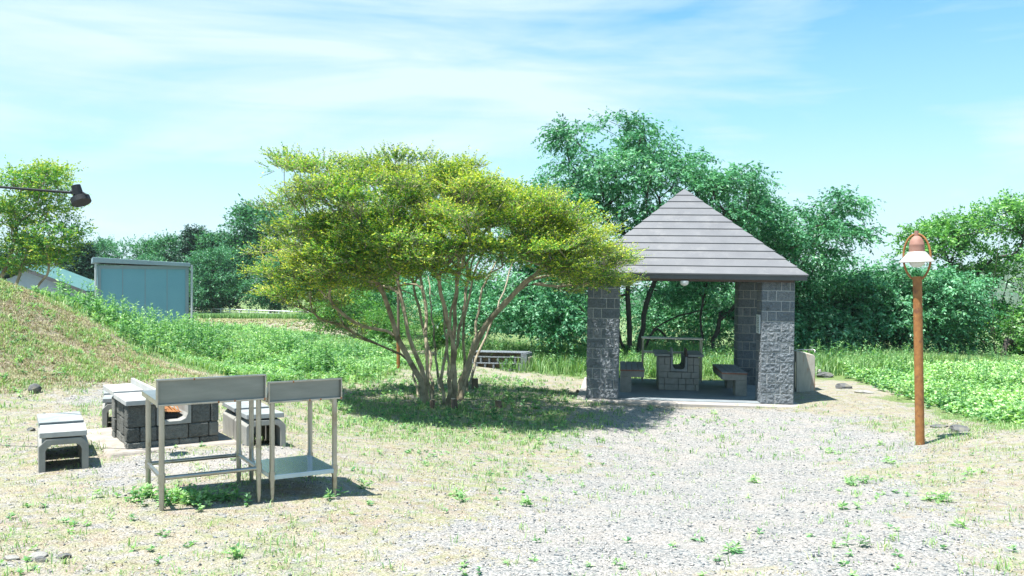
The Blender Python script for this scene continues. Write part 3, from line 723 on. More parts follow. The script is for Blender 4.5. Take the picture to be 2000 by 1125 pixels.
for x in (-.09, W_+.14):
    MB().tube([(x, -.08, -.4), (x, -.08, Hs+.05)], .045, 12).build('drain_pipe', M['pipe'], sd, smoothf=True)
# small green-roofed house
p = at(45, 560, 40)
hs = tag(empty('small_house', (p[0], p[1], .4), R(-12)), 'small pale house with a teal sloping roof behind the tree at far left', 'house')
W_ = 3.3
q = MB().prism([(-2.6, 0), (W_-.1, 0), (W_-.1, 1.72), (.3, 2.72), (-2.6, 1.72)], 0, 1.6); q.build('wall', M['housewall'], hs)
q = MB()
q.add([(.0, -.45, 3.0), (W_+.35, -.45, 1.78), (W_+.35, 1.9, 1.78), (.0, 1.9, 3.0), (.0, -.45, 2.88), (W_+.35, -.45, 1.66), (W_+.35, 1.9, 1.66), (0, 1.9, 2.88)], [(0, 1, 2, 3), (4, 7, 6, 5), (0, 4, 5, 1), (1, 5, 6, 2), (2, 6, 7, 3), (3, 7, 4, 0)])
q.add([(-.01, -.45, 3.0), (-3.0, -.45, 1.78), (-3.0, 1.9, 1.78), (-.01, 1.9, 3.0), (-.01, -.45, 2.88), (-3.0, -.45, 1.66), (-3.0, 1.9, 1.66), (-.01, 1.9, 2.88)], [(3, 2, 1, 0), (5, 6, 7, 4), (1, 5, 4, 0), (2, 6, 5, 1), (3, 7, 6, 2), (0, 4, 7, 3)])
q.build('roof', M['greenroof'], hs)
q = MB().add([(.0, -.47, 2.99), (W_+.35, -.47, 1.77), (W_+.35, -.47, 1.60), (.0, -.47, 2.82), (.0, -.452, 2.99), (W_+.35, -.452, 1.77), (W_+.35, -.452, 1.60), (.0, -.452, 2.82)], [(0, 3, 2, 1), (4, 5, 6, 7), (0, 1, 5, 4), (2, 3, 7, 6), (1, 2, 6, 5), (0, 4, 7, 3)])
q.build('gable_board', M['roofline'], hs)

# ------------------------------------------------------------------ white rail fence
fa_ = np.array(at(300, 600, 80)[:2]); fb_ = np.array(at(650, 604, 66)[:2])
fz = [CZ-(599-HY)/FPX*80, CZ-(611-HY)/FPX*66]
fe = tag(empty('rail_fence', (fa_[0], fa_[1], gz(*fa_))), 'low white metal rail fence across the far side of the mown field', 'fence')
nP = 20
for i in range(nP):
    t_ = i/(nP-1); q_ = fa_*(1-t_)+fb_*t_; zt = fz[0]*(1-t_)+fz[1]*t_
    r_ = np.array([q_[0]-fa_[0], q_[1]-fa_[1]])
    MB().bb(r_[0]-.035, r_[0]+.035, r_[1]-.035, r_[1]+.035, gz(*q_)-fe.location.z-.1, zt-fe.location.z).build('post', M['white'], fe)
d_ = fb_-fa_
for j, dz in enumerate((0, -.2, -.38, -.56, -.74)):
    MB().tube([(0, -.06, fz[0]-fe.location.z+dz), (d_[0], d_[1]-.06, fz[1]-fe.location.z+dz)], .038 if j == 0 else .013, 8).build('rail', M['white'], fe)

# ------------------------------------------------------------------ crib retaining wall, red pole
a = gp(935, 716); b = gp(1028, 715)
cz = gz(b[0], b[1]); A2 = at(925, 700, 23.6); B2 = at(1026, 700, 23.2); lenw = float(np.hypot(*(B2-A2)[:2]))
cr = tag(empty('crib_wall', (A2[0], A2[1], cz-.05), math.atan2(B2[1]-A2[1], B2[0]-A2[0])), 'low concrete lattice block retaining wall in shade behind the multi stemmed tree', 'retaining wall')
MB().bb(-.05, lenw-.12, .05, .5, -.2, .50).build('wall_core', M['stump'], cr)  # dark bark material paints the shade behind the lattice into the core
q = MB()
for j in range(3):
    q.bb(-.05, lenw, -.04, .06, .03+j*.17, .065+j*.17)
for j in range(3):
    k = 0; x = -.05+(.12 if j % 2 else 0)
    while x < lenw-.1: q.bb(x, x+.05, -.035, .055, .066+(j-1)*.17+.0, .199+(j-1)*.17); x += .24
q.bb(-.05, lenw+.02, -.045, .52, .502, .525); q.bb(lenw-.11, lenw+.06, -.065, .52, -.2, .501)
q.build('lattice_block', M['block'], cr, .006, seg=1)  # darker than the plain concrete: tree shade put into the colour
MB().bb(lenw+.062, lenw+.12, -.02, .3, -.2, .40).build('end_slab', M['tile'], cr, .01)
p = gp(778, 722)
rp = tag(empty('red_pole', p), 'thin rusty red pole standing at the edge of the weeds left of the tree trunks', 'pole')
kz = p[1]/1700
MB().tube([(0, 0, -.1), (0, 0, 66*kz)], .045, 16).build('lower_tube', M['rust'], rp, smoothf=True)
MB().tube([(0, 0, 66*kz), (0, 0, 215*kz)], .035, 14).build('upper_tube', M['stump'], rp, smoothf=True)
MB().tube([(0, 0, 65*kz), (0, 0, 67.5*kz)], .054, 16).build('collar', M['rust'], rp, smoothf=True)

# ------------------------------------------------------------------ stumps and rocks
def stump(px, py, r, h, label):
    p = gp(px, py); t_ = tag(empty('tree_stump', p, random.uniform(0, 6)), label, 'stump', 'cut stumps under the tree')
    q = MB(); n = 14; prof = [(1.25, -.05), (1.08, h*.25), (1.0, h*.6), (.97, h)]
    rd = [1+.15*math.sin(3*i+px)+random.uniform(-.06, .06) for i in range(n)]
    vs = [(r*k*rd[i]*math.cos(2*math.pi*i/n), r*k*rd[i]*math.sin(2*math.pi*i/n), z) for k, z in prof for i in range(n)]
    q.add(vs, [(j*n+i, j*n+(i+1) % n, (j+1)*n+(i+1) % n, (j+1)*n+i) for j in range(3) for i in range(n)])
    q.build('bark', M['stump'], t_)
    q = MB(); q.add([(r*.97*rd[i]*math.cos(2*math.pi*i/n), r*.97*rd[i]*math.sin(2*math.pi*i/n), h+.001+.01*math.sin(i)) for i in range(n)], [tuple(range(n))]); q.build('cut_top', M['stumptop'], t_)
stump(887, 799, .06, .17, 'dark cut stump directly in front of the trunks, widest of the four')
stump(845, 798, .045, .14, 'small cut stump just left of the wide stump')
stump(973, 798, .055, .13, 'dark cut stump standing apart in the grass right of the trunks')
stump(927, 760, .07, .22, 'cut stump against the rear right trunks of the tree')
def rock(px, py, size, label, mat='rock', name='rock', seed=0, flat=.6, sink=.25, group='loose rocks on the ground'):
    p = gp(px, py); rr = np.random.default_rng(seed+int(px))
    import bmesh
    bm = bmesh.new(); bmesh.ops.create_icosphere(bm, subdivisions=4, radius=1)
    dirs = rr.normal(size=(11, 3)); dirs /= np.linalg.norm(dirs, axis=1)[:, None]; offs = rr.uniform(.55, .95, 11)
    for v in bm.verts:
        c = np.array(v.co)
        for d, o_ in zip(dirs, offs):
            k_ = c@d
            if k_ > o_: c = c-d*(k_-o_)*.9
        nn = (math.sin(c[0]*7+seed)+math.sin(c[1]*9+2)+math.sin(c[2]*11))*.02
        c = c*(1+nn)
        v.co = Vector((c[0]*size[0], c[1]*size[1], c[2]*size[2]))
    me = bpy.data.meshes.new(name); bm.to_mesh(me); bm.free(); me.materials.append(M[mat])
    o = bpy.data.objects.new(name, me); col.objects.link(o)
    o.location = (p[0], p[1]+size[1]*.5, gz(p[0], p[1]+size[1]*.5)+size[2]*(1-2*sink)*.8); o.rotation_euler = (0, 0, rr.uniform(0, 6) if size[0] == size[1] else rr.uniform(-.3, .3))
    return tag(o, label, 'rock', group)
rock(65, 768, (.09, .08, .09), 'dark lumpy rock sitting at the foot of the mown slope', seed=1)
rock(59, 844, (.045, .04, .03), 'small dark rock left of the nearest concrete bench', seed=2)
rock(70, 1096, (.055, .045, .020), 'flat pale stone near the bottom left corner, rear of the pair', 'paleRock', seed=3)
rock(77, 1106, (.045, .035, .022), 'dark stone touching the flat pale stone near the bottom left corner', seed=4)
rock(122, 1098, (.045, .03, .022), 'small grey stone right of the stone pair near the bottom left corner', seed=5)
rock(18, 1100, (.05, .03, .02), 'pale brown stone at the left edge of the bottom left corner', 'paleRock', seed=6)
rock(1592, 734, (.22, .2, .16), 'pale rock at the back of the rock pile beside the wash stand', 'paleRock', seed=7)
rock(1612, 738, (.25, .2, .10), 'flat dark grey rock in front of the rock pile by the weeds', seed=8)
rock(1604, 726, (.14, .15, .17), 'upright dark rock standing in the pile beside the wash stand', seed=9)
rock(1650, 760, (.20, .16, .09), 'half buried grey rock between the wash stand and the lamp post', seed=10)
rock(1690, 768, (.22, .18, .05), 'flat pale rock level with the ground in the dry grass behind the lamp post', 'paleRock', seed=11)
rock(1877, 843, (.14, .12, .07), 'dark low rock on the dry grass right of the lamp post', seed=12)
rock(1840, 836, (.14, .12, .025), 'flat grey stone almost flush with the soil left of the dark low rock', seed=13)
rock(1128, 768, (.05, .05, .05), 'reddish brown stone at the foot of the left pillar', 'stump', seed=14)
rock(660, 980, (.02, .02, .015), 'small grey stone on the grass in front of the narrower steel table', seed=15)
# ------------------------------------------------------------------ foliage
def unit(v): return v/(np.linalg.norm(v, axis=-1, keepdims=True)+1e-9)
def leaf_quads(P, D, Nn, ln, wd, fold=.0):
    """diamond leaves: base P, direction D, normal hint Nn"""
    D = unit(D); S = unit(np.cross(D, Nn)); ln = np.asarray(ln)[:, None]; wd = np.asarray(wd)[:, None]
    U = np.cross(S, D)
    a = P; b = P+D*ln*.45+S*wd*.5+U*wd*fold; c = P+D*ln; d = P+D*ln*.45-S*wd*.5+U*wd*fold
    V = np.stack([a, b, c, d], 1).reshape(-1, 3)
    F = np.arange(len(V)).reshape(-1, 4)
    return V, F
def twig_leaves(r, centers, outward, n_tw, n_lf, tw_len, leaf, spread=.9, rise=.25, droop=0., rad=.35, flat=.6, jitter=.6, hang=0.):
    """leafy twigs around each clump centre. returns P,D,N,len,wid,t,clump index"""
    nc = len(centers); ci = np.repeat(np.arange(nc), n_tw); m_ = len(ci)
    g = r.normal(size=(m_, 3)); g[:, 2] *= flat
    start = centers[ci]+unit(g)*(r.uniform(0, 1, (m_, 1))**.6)*(rad[ci][:, None] if hasattr(rad, '__len__') else rad)*np.array([1, 1, flat])
    d = unit(unit(start-centers[ci])*spread+outward[ci]*.7+r.normal(size=(m_, 3))*.45+np.array([0, 0, rise]))
    L_ = tw_len*r.uniform(.5, 1.15, m_)
    ti = np.repeat(np.arange(m_), n_lf); t = np.tile((np.arange(n_lf)+.5)/n_lf, m_)+r.uniform(-.4, .4, m_*n_lf)/n_lf
    t = np.clip(t, 0, 1.05)
    P = start[ti]+d[ti]*(L_[ti]*t)[:, None]; P[:, 2] -= droop*(t**2)*L_[ti]
    side = unit(np.cross(d[ti], np.array([0, 0, 1.])+r.normal(size=(len(ti), 3))*.2))
    sg = np.where(r.uniform(size=len(ti)) > .5, 1, -1)[:, None]
    D = unit(d[ti]*.5+side*sg*.8+r.normal(size=(len(ti), 3))*jitter*.5-np.array([0, 0, 1])*hang)
    Nn = unit(np.array([0, 0, 1.])+r.normal(size=(len(ti), 3))*jitter)
    ll = leaf[0]*r.uniform(.6, 1.15, len(ti)); lw = ll*leaf[1]*r.uniform(.8, 1.2, len(ti))
    return P, D, Nn, ll, lw, t, ci[ti], (start, d, L_)
def skeleton(trunks, targets, wander=.12, step=.25, r=None, tip=.006, power=2.2, base_scale=1., back=.35, floor_r=None, tscale=None):
    """grow limbs from trunk polylines to each target; returns chains [(pts, radii)]"""
    pos = []; par = []; flr = []
    tsc = []
    for kt, tr in enumerate(trunks):
        prev = -1
        tr = [np.array(q, float) for q in tr]
        for i in range(len(tr)-1):
            n = max(1, int(np.linalg.norm(tr[i+1]-tr[i])/step))
            for k in range(n+(i == len(tr)-2)):
                q = tr[i]+(tr[i+1]-tr[i])*k/n
                pos.append(q+(r.normal(size=3)*wander*.15 if prev >= 0 else 0)); par.append(prev); prev = len(pos)-1; flr.append((i+k/n)/(len(tr)-1)); tsc.append(tscale[kt] if tscale else 1.)
    base = np.mean([t[0] for t in trunks], 0)
    rootd = list(np.linalg.norm(np.array(pos)-base, axis=1))
    order = np.argsort(np.linalg.norm(targets-base, axis=1))
    for oi in order:
        T = targets[oi]; PA = np.array(pos); dv = T-PA; ds = np.linalg.norm(dv, axis=1)
        rd = np.array(rootd); td = np.linalg.norm(T-base)
        cost = ds+np.where(rd > td*.93, 3., 0)+np.maximum(0, PA[:, 2]-T[2]+.05)*1.2+np.where(rd < back*td, 2.5, 0)
        j = int(np.argmin(cost)); 
        p0 = PA[j]; pd = PA[j]-PA[par[j]] if par[j] >= 0 else np.array([0, 0, 1.])
        pd = pd/(np.linalg.norm(pd)+1e-9); D_ = ds[j]; n = max(2, int(D_/step)); c1 = p0+pd*D_*.35
        prev = j; off = np.zeros(3)
        for k in range(1, n+1):
            t_ = k/n; q = (1-t_)**2*p0+2*t_*(1-t_)*c1+t_*t_*T
            off = off*.7+r.normal(size=3)*wander*step*.8; q = q+off*(1-t_)
            pos.append(q); par.append(prev); prev = len(pos)-1; rootd.append(float(np.linalg.norm(q-base)))
    pos = np.array(pos); nN = len(pos); w = np.zeros(nN); kids = [[] for _ in range(nN)]
    for i, p_ in enumerate(par):
        if p_ >= 0: kids[p_].append(i)
    for i in range(nN-1, -1, -1):
        if not kids[i]: w[i] = tip**power
        if par[i] >= 0: w[par[i]] += w[i]
    # children may precede parents never: parents always lower index
    rad = w**(1/power)*base_scale
    if floor_r is not None:
        fl_ = np.array(flr); rad[:len(flr)] = np.maximum(rad[:len(flr)], (floor_r[0]*(1-fl_)+floor_r[1]*fl_)*np.array(tsc))
        rad[:len(flr)] = np.minimum(rad[:len(flr)], floor_r[0]*1.3*np.array(tsc)*(1-.35*fl_))
    chains = []; stack = [i for i in range(nN) if par[i] < 0]
    starts = [(i, None) for i in stack]
    while starts:
        i, pr = starts.pop()
        ch = ([pos[pr]] if pr is not None else [])+[pos[i]]; rr_ = ([min(rad[i], rad[pr])] if pr is not None else [])+[rad[i]]
        c = i
        while kids[c]:
            ks = sorted(kids[c], key=lambda z: -rad[z])
            for z in ks[1:]: starts.append((z, c))
            ch.append(pos[ks[0]]); rr_.append(rad[ks[0]]); c = ks[0]
        chains.append((np.array(ch), np.array(rr_)))
    return chains
def chains_mesh(chains, nmin=4):
    VV = []; FF = []; b = 0
    for pts, rd in chains:
        n = 10 if rd.max() > .035 else (6 if rd.max() > .015 else 4)
        if len(pts) < 2: continue
        T = np.gradient(pts, axis=0); T = unit(T)
        up = np.array([1., .3, .1]); up = np.broadcast_to(up, T.shape)
        U = unit(np.cross(T, up)); W2 = np.cross(T, U)
        a = np.arange(n)*2*math.pi/n
        ring = pts[:, None]+(U[:, None]*np.cos(a)[None, :, None]+W2[:, None]*np.sin(a)[None, :, None])*rd[:, None, None]
        VV.append(ring.reshape(-1, 3)); k = len(pts)
        ii = np.arange(k-1)[:, None]*n; jj = np.arange(n)[None]; j2 = (jj+1) % n
        FF.append(np.stack([ii+jj, ii+j2, ii+n+j2, ii+n+jj], -1).reshape(-1, 4)+b); b += k*n
    return np.concatenate(VV), np.concatenate(FF)
def barkmat(name, c1, c2, c3):
    m, nt = newmat(name); v = coords(nt, 'Object', (1, 1, .35)); v0 = coords(nt, 'Object')
    c = ramp(nt, noise(nt, v, 16, 6, .7), [(.3, c1), (.7, c2)])
    c = mixc(nt, ramp(nt, noise(nt, v0, 3.5, 5, .6), [(.48, (0, 0, 0)), (.62, (1, 1, 1))]), c, c3)
    pbsdf(nt, c, .9, 0, noise(nt, v, 30, 6, .7), .7, .01, .3)
    return m
BK = {'pale': barkmat('smooth_pale_bark', (.25, .215, .15), (.40, .35, .26), (.15, .125, .085)),
      'dark': barkmat('dark_cherry_bark', (.03, .026, .022), (.085, .07, .06), (.05, .045, .04)),
      'grey': barkmat('grey_bark', (.08, .07, .06), (.17, .15, .13), (.06, .055, .05))}
LM = {
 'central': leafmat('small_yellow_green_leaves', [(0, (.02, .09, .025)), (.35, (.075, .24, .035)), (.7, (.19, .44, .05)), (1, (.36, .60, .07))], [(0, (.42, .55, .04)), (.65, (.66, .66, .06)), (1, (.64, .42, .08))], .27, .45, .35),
 'cherry': leafmat('teal_green_cherry_leaves', [(0, (.03, .125, .062)), (.4, (.095, .30, .155)), (.75, (.21, .47, .27)), (1, (.44, .68, .48))], None, .34, .45, .35, (.9, 1.2, .6)),
 'fresh': leafmat('fresh_green_leaves', [(0, (.035, .13, .05)), (.4, (.11, .30, .095)), (.75, (.24, .48, .16)), (1, (.42, .62, .26))], None, .38, .4, .5),
 'forest': leafmat('deep_green_forest_leaves', [(0, (.02, .09, .05)), (.5, (.065, .23, .12)), (1, (.17, .40, .21))], None, .32, .5, .4),
 'conifer': leafmat('dark_conifer_needles', [(0, (.013, .055, .035)), (.6, (.03, .10, .06)), (1, (.06, .16, .09))], None, .1, .6, .3),
 'maple': leafmat('yellow_green_maple_leaves', [(0, (.04, .15, .05)), (.5, (.11, .29, .07)), (1, (.28, .46, .09))], [(0, (.30, .40, .04)), (.85, (.48, .52, .07)), (1, (.55, .22, .05))], .40, .45, .4),
 'weed': leafmat('weed_leaves', [(0, (.035, .12, .065)), (.35, (.13, .31, .14)), (.75, (.34, .56, .24)), (1, (.56, .70, .40))], None, .38, .55, .25, (1.0, 1.2, .45)),
 'grass': leafmat('grass_blades', [(0, (.06, .16, .06)), (.5, (.20, .36, .13)), (.85, (.38, .50, .22)), (1, (.54, .54, .34))], None, .35, .5, .4),
 'straw': leafmat('dry_straw_blades', [(0, (.11, .08, .045)), (.35, (.30, .26, .15)), (.7, (.44, .40, .26)), (.85, (.34, .37, .14)), (1, (.18, .28, .08))], None, .15, .7, .3, (1, .9, .6)),
}
def sample_lobes(r, lobes, n, shell=.35):
    """lobes: (center xyz, radii xyz, weight)"""
    wts = np.array([l[2] for l in lobes], float); wts /= wts.sum()
    k = r.choice(len(lobes), n, p=wts); C_ = np.array([l[0] for l in lobes])[k]; Q = np.array([l[1] for l in lobes])[k]
    d = unit(r.normal(size=(n, 3))); rr_ = r.uniform(shell, 1, n)**.6
    return C_+d*Q*rr_[:, None], d
def make_tree(name, base, trunks, centers, outs, leafspec, mats, label, cat='tree', group=None, rng_=None, tubes=dict(), leaf_fn=None, young=0, twigmesh=False, keep=None, cvar=None):
    r = rng_; root = tag(empty(name, base), label, cat, group)
    B = np.array(base, float)
    ch = skeleton([[np.array(q)-B for q in t_] for t_ in trunks], centers-B, r=r, **tubes)
    V, F = chains_mesh(ch)
    P, D, Nn, ll, lw, t_, ci, tw = twig_leaves(r, centers-B, outs, **leafspec)
    if keep is not None:
        kk = r.uniform(size=len(ci)) < keep[ci]
        P, D, Nn, ll, lw, t_, ci = P[kk], D[kk], Nn[kk], ll[kk], lw[kk], t_[kk], ci[kk]
    if twigmesh:
        s0, dd_, LL = tw; e0 = s0+dd_*LL[:, None]; ni = np.arange(len(s0))
        w_ = .004; sd_ = unit(np.cross(dd_, np.array([.2, 1., .3])))*w_
        # from clump centre to twig start to twig end, thin three-sided sprigs
        up_ = np.cross(sd_, dd_)
        a = [s0+sd_, s0-sd_*.5+up_*.8, s0-sd_*.5-up_*.8, e0]
        VT = np.stack(a, 1).reshape(-1, 3); o_ = (ni*4)[:, None]
        FT = np.concatenate([o_+np.array([[0, 1, 3, 3]]), o_+np.array([[1, 2, 3, 3]]), o_+np.array([[2, 0, 3, 3]])])
        FT = FT[:, :3]
        tm = npmesh('twig', VT, FT, 3, BK[mats[1]], parent=root)
        tm.name = 'twigs'; tm['kind'] = 'stuff'
    npmesh('trunk', V, F, 4, BK[mats[1]], parent=root, smoothf=True)
    V, F = leaf_quads(P, D, Nn, ll, lw, .12)
    ct = r.uniform(-.26, .26, len(centers))
    tint = np.clip(.42+ct[ci]+r.normal(size=len(ci))*.20, 0, 1)
    at_ = {'tint': np.repeat(tint, 4)}
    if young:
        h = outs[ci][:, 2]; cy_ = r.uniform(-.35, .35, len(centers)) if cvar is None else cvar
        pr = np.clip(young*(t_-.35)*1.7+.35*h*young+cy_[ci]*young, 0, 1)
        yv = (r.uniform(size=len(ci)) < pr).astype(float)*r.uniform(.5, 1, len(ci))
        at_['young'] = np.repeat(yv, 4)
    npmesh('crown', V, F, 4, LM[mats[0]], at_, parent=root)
    return root

# ---- the multi-stemmed tree in the centre
r = np.random.default_rng(21)
TY = 15.5
ztop_px = [(500, 440), (540, 375), (590, 335), (640, 308), (700, 292), (750, 322), (820, 322), (900, 326), (960, 350), (1020, 372), (1080, 398), (1140, 425), (1190, 455), (1230, 500)]
zbot_px = [(500, 560), (540, 590), (600, 610), (660, 585), (730, 560), (800, 545), (860, 525), (930, 500), (1000, 490), (1060, 500), (1110, 545), (1160, 575), (1200, 585), (1230, 570)]
X0 = (532-1000)/1700*TY; X1 = (1200-1000)/1700*TY; cxm = (X0+X1)/2; hxm = (X1-X0)/2; hym = 3.15
cs = []; 
tries = 0
while len(cs) < 112 and tries < 9000:
    tries += 1
    a = r.uniform(0, 2*math.pi); q = r.uniform(0, 1)**.5
    lob = 1-.13*(vnoise(np.array([a*2.2]), np.array([3.]), 5)[0])
    ux, uy = q*math.cos(a), q*math.sin(a)
    x = cxm+ux*hxm*lob*.93; y = TY+uy*hym*lob
    px = 1000+x/TY*1700
    zt = 2.3-(np.interp(px, *zip(*ztop_px))-562.5)/1700*TY-.22
    zb = 2.3-(np.interp(px, *zip(*zbot_px))-562.5)/1700*TY+.12
    lift = (1-(uy*.95)**2)**.5 if abs(uy) < 1 else 0
    zmid = zb+.15; ztt = zmid+(zt-zmid)*(.45+.55*lift)
    zlow = zb-.05 if q > .68 else zb+.62*(1-q)+.22
    t_ = 1-r.uniform(0, 1)**(1.5 if q < .6 else 1.05)
    z = zlow+(ztt-zlow)*t_
    gap = vnoise(np.array([x*1.15+z*1.1]), np.array([y*.9-z*.8]), 9)[0]
    if gap < .38: continue
    if cs and min((x-c[0])**2+(y-c[1])**2+((z-c[2])*2.0)**2 for c in cs) < .58**2: continue
    cs.append((x, y, z+r.uniform(-.12, .20)*(t_ > .5)))
pads = np.array(cs)
extra = [at(px, py, TY+dy) for px, py, dy in ((1180, 500, -.3), (1176, 478, .2), (1150, 535, -.8), (1190, 548, .1), (1120, 478, -1.4), (1135, 560, .4), (1182, 515, .5), (1160, 462, -.6), (1100, 520, -1.8), (1085, 445, -1.6), (1176, 552, -.3), (1165, 505, .9), (1140, 500, -1.2), (1060, 480, -2.2),
  (552, 450, .2), (548, 500, -.4), (560, 540, .3), (600, 560, -.6), (640, 520, -1.2), (580, 480, .8), (625, 585, .2), (680, 560, -1.4), (565, 570, .1), (700, 535, -1.9), (600, 515, -.9), (655, 470, -1.8), (720, 500, -2.3), (760, 530, -2.2), (830, 505, -2.6), (880, 535, -2.2), (790, 470, -2.7), (950, 480, -2.7), (1000, 500, -2.4), (548, 540, .6), (620, 440, -1.2), (570, 410, .2))]
pads = np.concatenate([pads, np.array(extra)])
cs = np.repeat(pads, 5, 0)+np.clip(r.normal(size=(len(pads)*5, 3)), -1.5, 1.5)*np.array([.24, .24, .06])
# a low sparse branch to the left
low = np.array([at(px, py, TY+dy) for px, py, dy in ((640, 628, .3), (610, 610, -.2), (580, 600, 0), (675, 640, .5), (655, 600, -.5), (700, 655, .8), (560, 590, .5), (720, 640, 0))])
def tp(*pts): return [at(px, py, Y) for px, py, Y in pts]
BY = 15.5
def tb(px, py): g = gp(px, py); return (px, py+6, g[1])
trunks = []
for pts in (
 [(826, 788, 0), (822, 740, .0), (800, 705, -.1), (775, 660, -.2), (757, 600, -.4), (735, 550, -.7), (700, 500, -1.1)],
 [(836, 786, .05), (822, 720, .05), (806, 680, .1), (792, 620, .2), (778, 560, .3), (760, 500, .5)],
 [(840, 780, .1), (833, 700, .2), (832, 620, .5), (822, 540, .8), (812, 480, 1.1)],
 [(848, 775, .4), (838, 690, .6), (818, 600, 1.0), (800, 520, 1.6)],
 [(868, 792, .0), (862, 740, -.0), (872, 680, -.1), (880, 610, -.3), (895, 540, -.6), (905, 480, -.9)],
 [(872, 796, -.05), (878, 740, -.1), (890, 690, -.2), (868, 600, -.5), (850, 530, -.9), (835, 470, -1.3)],
 [(886, 790, -.1), (888, 730, -.1), (884, 670, -.1), (886, 600, -.2), (900, 520, -.3), (920, 450, -.5)],
 [(893, 780, -.1), (900, 745, -.1), (916, 700, -.2), (935, 660, -.4), (970, 610, -.7), (1010, 565, -1.0), (1060, 520, -1.4), (1110, 490, -1.7)],
 [(897, 782, .1), (912, 720, .2), (924, 670, .3), (952, 625, .3), (985, 590, .4), (1040, 545, .5), (1090, 535, .6), (1130, 545, .6)],
 [(906, 765, .4), (922, 700, .6), (930, 630, .7), (945, 560, .9), (975, 500, 1.2)],
 [(912, 758, .6), (930, 700, .9), (955, 640, 1.2), (985, 570, 1.6), (1000, 510, 2.0)],
 [(880, 770, .5), (876, 690, .7), (864, 600, 1.1), (858, 520, 1.6)],
 [(860, 768, .6), (852, 700, .9), (842, 620, 1.3), (838, 540, 1.9)],
 [(902, 775, .2), (908, 700, .2), (908, 620, .1), (925, 540, .0), (955, 470, -.2)],
 [(875, 775, .3), (885, 700, .4), (905, 620, .5), (915, 540, .8), (930, 480, 1.2)],
 [(822, 780, .2), (806, 715, .5), (780, 690, .7), (740, 675, .7), (700, 660, .6), (660, 645, .4)]):
    g = gp(pts[0][0], pts[0][1]); Yb = g[1]
    row = [np.array([g[0], g[1], g[2]-.15])]
    for px, py, dy in pts[1:]: row.append(at(px, py, Yb+dy))
    trunks.append(row)
base = gp(870, 786); base[2] -= .02
allc = np.concatenate([cs, low])
padk = np.clip(r.uniform(.45, 1.25, len(pads))-.35*(pads[:, 1] > TY+.6)*(pads[:, 2] > 3.2), .25, 1)
keepc = np.concatenate([np.repeat(padk, 5), np.full(len(low), .28)])
pady = r.uniform(-.30, .35, len(pads))+(vnoise(pads[:, 0]*.55, pads[:, 2]*.9, 8)-.5)*.9
cvar = np.concatenate([np.repeat(pady, 5), np.full(len(low), .2)])
cen = np.array([cxm, TY, 2.6]); outs = unit((allc-cen)*np.array([.5, .5, 1.2])); outs[:, 2] = np.abs(outs[:, 2])*.9
radc = np.full(len(allc), .27)*r.uniform(.75, 1.3, len(allc)); radc[-8:] = .16
tree = make_tree('crape_tree', base, trunks, allc, outs, dict(n_tw=38, n_lf=22, tw_len=.26, leaf=(.037, .58), spread=.9, rise=.35, rad=radc, flat=.38, jitter=.48), ('central', 'pale'),
   'wide multi stemmed tree with a flat yellow green crown in the middle of the yard', rng_=r, young=.55, twigmesh=True, keep=keepc, cvar=cvar, tubes=dict(wander=.10, step=.22, tip=.0065, power=2.35, back=.5, floor_r=(.046, .018), tscale=[1.35, 1.1, .8, .8, .75, .7, 1.15, 1.05, 1.1, .9, .8, .7, .7, .75, .7, .42]))
tree.name = 'multi_stem_tree'

# ---- cherry trees
def L3(px, py, Y, rx, ry, rz, w): k = Y/1700; return (at(px, py, Y), np.array([rx*k, ry, rz*k]), w)
CHERRY = dict(n_tw=13, n_lf=13, tw_len=.62, leaf=(.13, .42), spread=.5, rise=.02, droop=.35, flat=.42, jitter=.75, hang=.5)
def cherry(name, basepx, lobes, trunks, nclump, seed, label, mats=('cherry', 'dark'), group=None, spec=None, rad=.45, tip=.007, wander=.16, basexyz=None, cat='tree'):
    r = np.random.default_rng(seed)
    base = gp(*basepx) if basexyz is None else np.array(basexyz, float)
    c, d = sample_lobes(r, lobes, nclump, .25)
    keep = c[:, 2] > ground_z(c[:, 0], c[:, 1])+.25; c, d = c[keep], d[keep]
    gn = vnoise(c[:, 0]*.9+c[:, 2]*.7, c[:, 1]*.9-c[:, 2]*.9, seed); k2 = gn > .25; c, d = c[k2], d[k2]
    outs = unit(d*np.array([1, 1, .5])+np.array([0, 0, .12]))
    S = dict(CHERRY); S.update(spec or {}); S['rad'] = rad*r.uniform(.7, 1.25, len(c))
    tr = []
    for row in trunks:
        tr.append([np.array([base[0]+(row[0][0]), base[1]+row[0][1], base[2]-.15])]+[base+np.array(q) for q in row[1:]])
    yg = S.pop('young_', 0)
    return make_tree(name, base, tr, c, outs, S, mats, label, cat, group, rng_=r, young=yg, tubes=dict(wander=wander, step=.35, tip=tip, power=2.15, back=.3))
